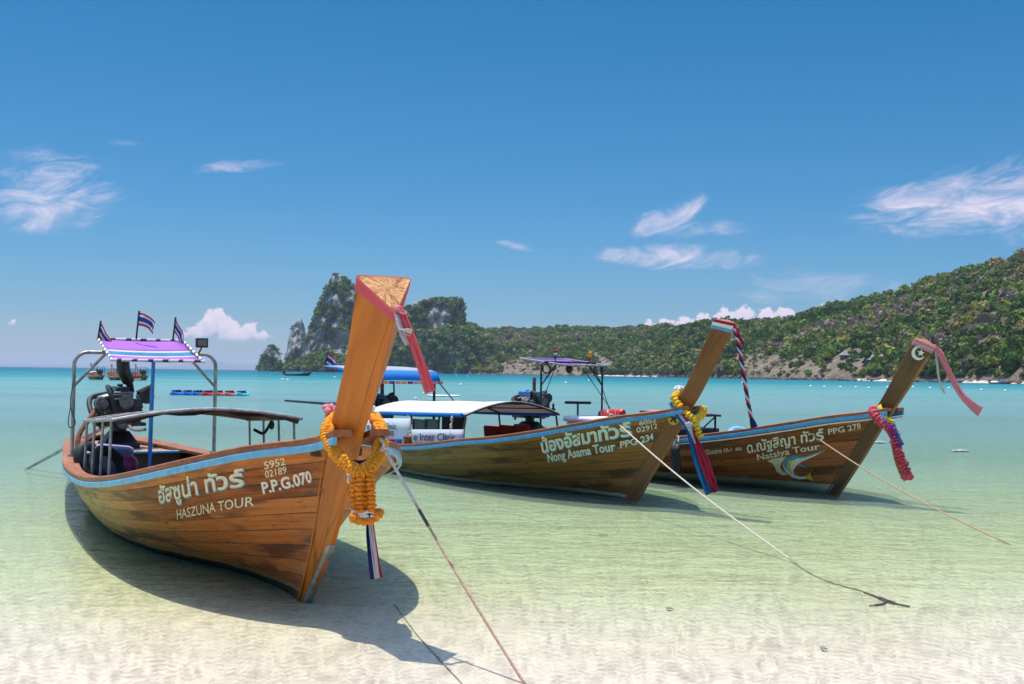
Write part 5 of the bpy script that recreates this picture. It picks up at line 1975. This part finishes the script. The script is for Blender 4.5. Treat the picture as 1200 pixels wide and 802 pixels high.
mb.build("end_blossom", M['pinkfl'], t, smooth=True, angle=180)
p = [W(x, y, Y) for x, y, Y in ((1030, 475, 14.9), (1034, 485, 14.76), (1041, 493, 14.70), (1048, 496, 14.72))]
ribbon("yellow_band", [L3(q) for q in curve_pts(p, 14)], (.6, 0, .8), .07, M['yellowrib'], t, pleat=.008)
p = [W(x, y, Y) for x, y, Y in ((1027, 477, 14.92), (1031, 487, 14.77), (1038, 495, 14.69))]
ribbon("blue_band", [L3(q) for q in curve_pts(p, 12)], (.6, 0, .8), .05, M['bluerib'], t, pleat=.006)
p = [W(x, y, Y) for x, y, Y in ((1044, 497, 14.66), (1049, 510, 14.64), (1056, 523, 14.63))]
ribbon("violet_tail", [L3(q) for q in curve_pts(p, 12)], (1, 0, .4), .10, [M['violetrib'], M['violetrib'], M['bluerib']], t, pleat=.01)
p = [W(x, y, Y) for x, y, Y in ((1045, 505, 14.74), (1050, 535, 14.74), (1056, 553, 14.74), (1062, 563, 14.72))]
ribbon("yellow_tail", [L3(q) for q in curve_pts(p, 14)], (1, 0, .3), .07, M['yellowrib'], t, pleat=.008)

# --- mooring ropes
e0 = W(449, 524, 7.12)
e1 = Vector(atz(617, 802, -.02))
e2 = e1 + (e1 - e0).normalized() * .35
t = empty("mooring_rope", e0, 0, "pale mooring rope running from the orange prow down to the near sand", 'rope', 'mooring ropes of the boats')
L3 = lambda v: Vector(v) - t.location
MB().tube([L3(e0.lerp(e2, k) - Vector((0, 0, .03 * math.sin(math.pi * k)))) for k in np.linspace(0, 1, 50)], .0080, 8).build("line", M['ropeO'], t)
MB().tube([L3(e0.lerp(e2, k) - Vector((0, 0, .03 * math.sin(math.pi * k)))) for k in np.linspace(0, .22, 16)], .0100, 8).build("pale_end", M['ropeW'], t)
MB().tube([L3(e0.lerp(e2, k) - Vector((0, 0, .03 * math.sin(math.pi * k)))) for k in np.linspace(.24, .30, 6)], .0105, 8).build("weed_wrap", M['ropeD'], t)
MB().tube(curve_pts([L3(W(x, y, 7.08)) for x, y in ((450, 526), (456, 527), (463, 534), (466, 541), (463, 544), (457, 538), (452, 530))], 24), .008, 7).build("bight", M['ropeW'], t)
MB().tube(curve_pts([L3(W(x, y, Y)) for x, y, Y in ((446, 515, 7.2), (450, 521, 7.1), (447, 528, 7.12), (441, 524, 7.25))], 14), .011, 7).build("hitch", M['ropeW'], t)
e0 = B.w(B.at(716, 489, .44))
e1 = Vector(atz(932, 660, -.03))
t = empty("mooring_rope", e0, 0, "white mooring rope slanting from the middle boat's rail into the shallows", 'rope', 'mooring ropes of the boats')
L3 = lambda v: Vector(v) - t.location
MB().tube([L3(e0.lerp(e1, k) - Vector((0, 0, .06 * math.sin(math.pi * k)))) for k in np.linspace(0, 1.02, 50)], .0088, 8).build("line", M['ropeW'], t)
mb = MB()
mb.torus(L3(e0 + Vector((0, -.01, .0))), .035, .013, (.3, -1, .3), 14, 7)
mb.torus(L3(e0 + Vector((-.03, .02, .04))), .04, .012, (1, -.2, .3), 14, 7)
mb.build("hitch", M['ropeW'], t)
e0 = Cb.w(Cb.at(945, 505, .48))
e1 = Vector(atz(1178, 636, -.03))
t = empty("mooring_rope", e0, 0, "pale rope knotted over the right-hand boat's rail and running right into the water", 'rope', 'mooring ropes of the boats')
L3 = lambda v: Vector(v) - t.location
MB().tube([L3(e0.lerp(e1, k) - Vector((0, 0, .08 * math.sin(math.pi * k)))) for k in np.linspace(0, 1.02, 50)], .0088, 8).build("line", M['ropeO'], t)
MB().tube(curve_pts([L3(Cb.w(Cb.at(x, y, n_))) for x, y, n_ in ((927, 499, .52), (934, 499, .58), (940, 502, .56), (945, 506, .50), (941, 511, .52), (937, 504, .60), (931, 500, .50))], 30), .015, 7).build("hitch", M['ropeW'], t)
# lines lying on the sand
p = [gz(atz(x, y, -.03)) for x, y in ((462, 709), (476, 728), (490, 747), (506, 765), (522, 783), (537, 799), (548, 812))]
rope("sunken_rope", p, .0045, M['sunk'], "dark sunken rope on the sand beside the prow's shadow", 50)
p = [gz(atz(x, y, -.03)) for x, y in ((930, 659), (946, 670), (966, 680), (990, 688), (1012, 694), (1040, 706))]
rope("sunken_rope", p, .006, M['sunk'], "thin dark sunken line leading across the shallows to the driftwood twig", 70)
# driftwood twig
t = empty("driftwood", gz(atz(1042, 706, -.02)), 0, "dark forked driftwood twig lying on the pale wet sand", 'driftwood')
L3 = lambda v: Vector(v) - t.location
mb = MB()
mb.tube(curve_pts([L3(gz(atz(x, y, -.02)) + Vector((0, 0, .004))) for x, y in ((1012, 694), (1024, 698), (1038, 704), (1052, 708), (1066, 711))], 22), [.006] * 8 + [.014] * 7 + [.007] * 7, 7)
mb.build("stem", M['darkwood'], t)
MB().tube(curve_pts([L3(gz(atz(x, y, -.02)) + Vector((0, 0, .004))) for x, y in ((1040, 704), (1034, 708), (1026, 709), (1019, 710))], 12), [.008] * 8 + [.005] * 4, 7).build("fork", M['darkwood'], t)
# sunken scraps and weed
for i, (x, y, s_, lab) in enumerate(((707, 626, .05, "small dark scrap of weed in the shallows below the middle boat"), (785, 714, .028, "faint tuft of green weed on the sand in the lower middle"),
                                     (966, 762, .022, "small dark leaf on the pale sand near the lower edge"), (904, 598, .04, "dark speck of weed by the right-hand boat's shadow"))):
    mb = MB()
    c = gz(atz(x, y, -.02))
    r_ = random.Random(i)
    for k in range(5):
        a = r_.uniform(-.6, .6)
        mb.tube([c + Vector((-s_ * math.cos(a), r_.uniform(-.06, .06), .006)), c + Vector((0, r_.uniform(-.03, .03), .014)), c + Vector((s_ * math.cos(a), s_ * math.sin(a), .006))], [.002, .006, .002], 5)
    tag(mb.build("seaweed", M['sunk']), lab, 'seaweed')

# --- gear in boat A
def tyre(px, py, Y, ax, lab, r=.19):
    t_ = empty("rubber_fender", W(px, py, Y), 0, lab, 'fender')
    mb_ = MB().torus((0, 0, 0), r, .062, ax, 26, 10, .8)
    mb_.build("tyre", M['rubber'], t_)
    return t_


tyre(106, 541, 12.8, (1, -.55, .25), "black rubber tyre fender leaning inside the stern rail of the orange boat, leftmost of two", .19)
tyre(127, 546, 12.0, (1, -.7, .35), "black rubber tyre fender leaning beside the patterned bundle in the orange boat", .18)
mb = MB()
c = W(132, 541, 12.3)
mb.box(c, (.42, .34, .34), (.1, .1, .3))
o = mb.build("bundle", fabric("patterned_lilac_cloth", (.40, .36, .55), .8, .1, .7), bevel=.06)
tag(o, "lilac patterned cloth bundle between the tyres in the orange boat's stern", 'bundle')
mb = MB()
mb.ball(W(149, 546, 12.2), (.12, .12, .13), 16, 12)
tag(mb.build("ball_float", plain("magenta_plastic", (.50, .06, .20), .4)), "round magenta float behind the patterned bundle in the orange boat", 'float')
p = [A.w((-6.7, -.86, 1.55)), A.w((-6.68, -.90, 1.2)), A.w((-6.66, -.84, .98)), A.w((-6.66, -.90, .92)), A.w((-6.68, -.92, 1.0)), A.w((-6.69, -.89, 1.2))]
rope("cord", p, .006, M['ropeD'], "thin dark cord looped down from the left post of the grey tower frame", 26, cat='cord')
mb = MB()
mb.tube(curve_pts([A.w(q) for q in ((-3.9, .80, 1.10), (-3.85, .74, 1.02), (-3.8, .68, .98), (-3.85, .60, 1.02))], 12), .016, 7)
mb.ball(A.w((-3.95, .82, 1.06)), (.03, .03, .05), 8, 6)
tag(mb.build("anchor_hook", M['black']), "small black hook hanging under the right edge of the plum awning", 'hook')

# --- gear on C
q = Cb.at(804, 516, 1.0)
t = empty("rubber_fender", Cb.w((q.x, -1.21, q.z)), Cb.rz, "flat black rubber fender hanging on the right-hand boat's side by a white loop", 'fender')
mb = MB()
mb.grid([[(-.075 + .15 * i / 3, -.0 - .02 * math.sin(k * 1.3), -.06 - .5 * k / 6) for i in range(4)] for k in range(7)])
mb.build("strap", M['rubber'], t, solid=.045)
MB().tube(curve_pts([(-.03, .0, -.06), (-.04, .02, .04), (.02, .03, .06), (.05, .0, -.02)], 14), .012, 7).build("loop", M['ropeW'], t)
a_, b_ = Cb.w(Cb.at(703, 486, -.3)), Cb.w(Cb.at(731, 484, -.3))
t = empty("lifebuoy_roll", a_, 0, "orange-red padded float lying on the white cover of the right-hand boat", 'float')
MB().tube([(0, 0, 0)] + [(b_ - a_) * k for k in (.05, .3, .6, .95, 1)], [.05, .075, .08, .08, .075, .05], 12).build("float", M['red'], t)
mb = MB()
for k in (.2, .5, .8):
    mb.torus((b_ - a_) * k, .083, .006, (b_ - a_), 16, 6)
mb.build("lashing", M['ropeW'], t)
q = Cb.w(Cb.at(868, 514, .55))
tag(MB().torus(q, .17, .055, (.2, -.7, .7), 26, 10).build("life_ring", M['blue']), "blue ring buoy showing above the right-hand boat's rail", 'life ring')

# --- lying in boat B
r_ = random.Random(12)
for i, (x, y, m_, lab, s_) in enumerate(((459, 520, 'red', "small red bucket below the clinic banner", .07), (466, 520, 'bluepaint', "small blue bucket beside the red one below the banner", .07),
                                       (477, 518, 'rust', "brown clay pot standing behind the rail by the banner", .08))):
    c = B.at(x, y, 1.02)
    v = B.w((c.x, -1.0, c.z))
    mb = MB()
    mb.cyl(v - Vector((0, 0, s_)), v + Vector((0, 0, s_)), s_ * .75, s_, 14)
    mb.torus(v + Vector((0, 0, s_)), s_, .008, (0, 0, 1), 18, 6)
    tag(mb.build("bucket", M[m_]), lab, 'bucket')
for i, (xa, ya, xb_, yb_, lab) in enumerate(((478, 487, 481, 515, "thin white rope hanging from the white awning by the left window"), (530, 487, 527, 516, "knotted white rope hanging from the white awning beside the second banner"))):
    p0, p1 = B.w(B.at(xa, ya, .92)), B.w(B.at(xb_, yb_, 1.0))
    t = empty("hanging_rope", p0, 0, lab, 'rope', 'ropes hanging from the white awning')
    MB().tube([(p1 - p0) * k + Vector((.01 * math.sin(k * 9), 0, 0)) for k in np.linspace(0, 1, 12)], .010, 6).build("line", M['ropeW'], t)
    mb = MB()
    mb.ball((p1 - p0) * (.15 if i else .75), (.025, .025, .04), 8, 6, .2, i)
    mb.ball((p1 - p0) * (.45 if i else .9), (.025, .025, .05), 8, 6, .2, i + 4)
    mb.build("knot", M['ropeW'], t)

# ================================================================== OUT IN THE BAY
def small_boat(px, py, ang, L, cols, label, sc=1.0, roof=True):
    """moored longtail seen far off: hull, prow, roof on posts, engine"""
    b = Boat("longtail_boat", (px, py), ang, L, label, 'longtail boats moored out in the bay')
    b.build_hull(PROF_B, M[cols[0]], M['cap'], M[cols[1]], M[cols[2]], M['endplain'], detail=.45)
    band(b, -.02, 2.2, M[cols[3]], "cloth_band", .01)
    if roof:
        mb_ = MB()
        mb_.grid([[(x, y, 1.75 - .06 * y * y) for y in np.linspace(-.75, .75, 5)] for x in (-L + 1.0, -L + 2.2, -L + 3.2)])
        mb_.build("sun_roof", M[cols[4]], b.root, solid=.03)
        mb_ = MB()
        for x in (-L + 1.0, -L + 3.1):
            for y in (-.7, .7):
                mb_.cyl((x, y, .5), (x, y, 1.74), .03, n=6)
        mb_.build("roof_posts", M['black'], b.root)
    awning(b, -L + 3.4, -1.6, .8, .95, 1.0, .16, M[cols[5]], "awning", .0, n=7)
    engine(b.root, -L + .6, .5, 1.35, 1.0, int(px), tiller=False)
    mb_ = MB()
    mb_.tube([(-L + .4, 0, 1.0), (-L - 1.5, .2, .5), (-L - 2.6, .3, .0)], .035, 6)
    mb_.build("tail_shaft", M['black'], b.root)
    b.root.scale = (sc, sc, sc)
    return b


small_boat(108, 444.6, 208, 8.0, ('hullC', 'white', 'prowC', 'lightpink', 'dulltarp', 'whitefab'), "dark moored longtail with a white cover, leftmost of three out in the bay")
small_boat(132, 445.2, 207, 7.5, ('hullA', 'white', 'prowB', 'whiterib', 'whitefab', 'redfab'), "moored longtail with orange bundles and a pale prow, between two dark boats")
small_boat(160, 445.2, 205, 8.0, ('hullB', 'lblack', 'prowB', 'lightpink', 'dulltarp', 'dulltarp'), "black moored longtail with a pink-topped prow, rightmost of three in the bay")
small_boat(362, 440.8, 80, 8.5, ('hullB', 'lightpink', 'prowC', 'lightpink', 'dulltarp', 'bluefab'), "small dark green boat moored below the limestone cliff", 1.0, False)
small_boat(1184, 450.2, 95, 9.0, ('hullC', 'white', 'prowC', 'whiterib', 'dulltarp', 'bluefab'), "dark boat drawn up by the far right beach", 1.0, False)


def kayak(px, py, Y, rz, m, label):
    t_ = empty("kayak", W(px, py, Y), rz, label, 'kayak', 'kayaks floating in the bay')
    t_.location.z = 0
    rows = []
    for f in np.linspace(0, 1, 15):
        x = -1.7 + 3.4 * f
        k = (1 - abs(2 * f - 1) ** 2.4) ** .6
        w, h = .37 * k + .012, .20 + .10 * abs(2 * f - 1) ** 2
        rows.append([(x, w * math.cos(a), -.06 + h * (.5 + .5 * math.sin(a)) + (.02 if 0 < a < math.pi else 0)) for a in np.linspace(0, 2 * math.pi, 13)[:-1]])
    mb_ = MB().grid(rows, closed=True)
    mb_.add(rows[0], [tuple(range(12))])
    mb_.add(rows[-1], [tuple(range(12))[::-1]])
    mb_.build("hull", m, t_)
    for x in (-.7, .45):
        mb_ = MB()
        mb_.box((x, 0, .20), (.40, .40, .04))
        mb_.box((x - .2, 0, .25), (.05, .36, .13), (0, -.25, 0))
        mb_.build("seat", M['black'], t_, bevel=.02)
    return t_


KC = {'b': plain("blue_kayak_plastic", (.02, .20, .62), .35), 'r': plain("red_kayak_plastic", (.66, .03, .04), .35), 's': plain("coral_kayak_plastic", (.70, .16, .12), .35), 'c': plain("aqua_kayak_plastic", (.06, .50, .60), .35)}
for i, (x, c, lab) in enumerate(((208, 'b', "leftmost blue kayak of the floating row"), (220.5, 'b', "second blue kayak of the floating row"), (233, 'b', "third blue kayak, beside the red one"),
                                 (245, 'r', "bright red kayak next to the blue kayaks"), (257, 's', "coral kayak beside the bright red one"), (270, 's', "coral kayak beside the aqua one"),
                                 (284, 'c', "aqua kayak at the right end of the floating row"))):
    kayak(x, 462, 70.5, R(96 + 3 * math.sin(i * 2)), KC[c], lab)
kayak(150, 447, 150, R(10), KC['s'], "pink-red kayak afloat below the moored longtails")
kayak(140, 445.5, 155, R(60), KC['c'], "aqua kayak touching the pink-red kayak below the moored boats")
t = empty("paddle_board", W(520, 465, 76), 0, "white paddle board floating beyond the white awning", 'board')
t.location.z = 0
rows = [[(-1.1 + 2.2 * f, .32 * (1 - abs(2 * f - 1) ** 2.6) ** .6 * math.cos(a), .05 + .06 * math.sin(a)) for a in np.linspace(0, 6.283, 11)[:-1]] for f in np.linspace(.001, .999, 13)]
MB().grid(rows, closed=True).build("deck", M['white'], t)
mb = MB().box((-.95, 0, -.02), (.2, .02, .14))
mb.build("fin", M['black'], t)
for i, (x, y) in enumerate(((690, 447), (663, 450), (331, 446), (337, 446.5), (392, 443), (433, 444), (535, 440.5), (548, 441.5), (870, 449.5), (950, 454), (966, 454.5), (985, 455), (1003, 455), (1018, 456), (1040, 455), (1052, 456), (1070, 455), (1090, 456), (1112, 456),
                             (1150, 458), (453, 470), (487, 468), (497, 462), (540, 452), (1178, 459))):
    q = Vector(atz(x, y, 0))
    d_ = q.y
    r_b = min(.28, max(.1, d_ * .0014))
    t = empty("buoy", (q.x, q.y, 0), 0, "small white mooring buoy dotting the turquoise bay", 'buoy', 'white mooring buoys in the bay')
    MB().ball((0, 0, r_b * .45), (r_b, r_b, r_b * .85), 10, 8).build("float", M['white'], t)
    MB().torus((0, 0, r_b * 1.32), r_b * .18, r_b * .06, (1, 0, 0), 10, 5).build("ring", M['black'], t)
for (x, y, l_, lab) in ((1125, 530, .40, "pale log floating to the right of the right-hand prow"), (1029, 520, .36, "short dark-tipped stick floating behind the right-hand prow")):
    q = Vector(atz(x, y, 0))
    mb = MB()
    mb.tube([(q.x - l_ / 2, q.y, .01), (q.x - l_ * .4, q.y, .02), (q.x + l_ * .1, q.y + .01, .025), (q.x + l_ * .45, q.y, .02), (q.x + l_ / 2, q.y, .01)], [.012, .03, .038, .03, .012], 9)
    tag(mb.build("driftwood", plain("bleached_wood", (.50, .46, .38), .8, var=.3)), lab, 'driftwood')

# ------------------------------------------------------------------ huts and shore trees on the far side
def hill_at(px, tt):
    X, Y, Z = hill_point(np.array([float(px)]), np.array([float(tt)]))
    return Vector((X[0], Y[0], Z[0]))


thatch = plain("grey_thatch", (.30, .27, .24), .9, var=.3, scale=1.2, bump=.5)
hutwall = plain("hut_boards", (.22, .15, .11), .8, var=.3, scale=1)
hutroof2 = plain("pale_tin_roof", (.50, .50, .52), .5, var=.15, scale=1)
for i, (px, py, s_, lab, rm) in enumerate(((989, 419, 4.4, "thatched hut with a tall pointed roof, highest on the far slope", thatch), (1021, 424, 4.2, "thatched hut with a steep pointed roof above the far beach", thatch), (1032, 422, 3.4, "low hut with a dark gable among trees on the far slope", thatch),
                                       (1043, 421, 3.2, "small hut with a pale roof, rightmost on the far slope", hutroof2), (1003, 423, 2.4, "tiny pale-roofed hut left of the pointed ones", hutroof2), (1013, 423, 2.6, "flat pale-roofed hut between the pointed thatched ones", hutroof2))):
    d = ray(px, py)
    best = min((abs((lambda v: 437.5 + (px - 600) * .0131 - (v.z - H) / v.y * F)(hill_at(px, k)) - py), k) for k in np.linspace(.02, .9, 90))
    c = hill_at(px, best[1])
    t = empty("hut", c - Vector((0, 3, .5)), .3 * i, lab, 'hut', 'huts on the far hillside')
    MB().box((0, 0, s_ * .25), (s_, s_ * .8, s_ * .55)).build("wall", hutwall, t, smooth=False)
    if rm is thatch:
        ap = (0, 0, s_ * 1.15)
        e_ = s_ * .75
        b4 = [(-e_, -e_ * .85, s_ * .42), (e_, -e_ * .85, s_ * .42), (e_, e_ * .85, s_ * .42), (-e_, e_ * .85, s_ * .42)]
        MB().add(b4 + [ap], [(0, 1, 4), (1, 2, 4), (2, 3, 4), (3, 0, 4), (3, 2, 1, 0)]).build("roof", rm, t, smooth=False)
    else:
        e_ = s_ * .65
        z_ = s_ * .5
        MB().add([(-e_, -e_, z_), (e_, -e_, z_), (e_, e_, z_), (-e_, e_, z_), (-e_, 0, z_ + s_ * .35), (e_, 0, z_ + s_ * .35)], [(0, 1, 5, 4), (2, 3, 4, 5), (0, 4, 3), (1, 2, 5), (3, 2, 1, 0)]).build("roof", rm, t, smooth=False)
    MB().box((0, -s_ * .41, s_ * .2), (s_ * .3, .05, s_ * .4)).build("door", M['black'], t, smooth=False)

rt = np.random.default_rng(17)
bark = plain("grey_bark", (.16, .13, .10), .9, var=.3, scale=2)
for i in range(34):
    px = 960 + rt.random() * 235 if i < 26 else 725 + rt.random() * 130
    tt = .012 + .10 * rt.random()
    c = hill_at(px, tt)
    r_ = 2.4 + 2.2 * rt.random()
    t = empty("tree", c, 0, "rounded green broadleaf tree standing near the water's edge on the far shore", 'tree', 'trees along the far shore')
    k = crowns_mesh("crown", np.array([[0, 0, r_ * 1.15]]), [r_], TONES[[rt.integers(1, 4)]] * (.8 + .6 * rt.random()), 130, 100 + i, [1.0 + .4 * rt.random()])
    k.parent = t
    MB().tube([(0, 0, -.8), (.1, 0, r_ * .6), (.3, .1, r_ * 1.3)], [.3, .22, .12], 7).build("trunk", bark, t)
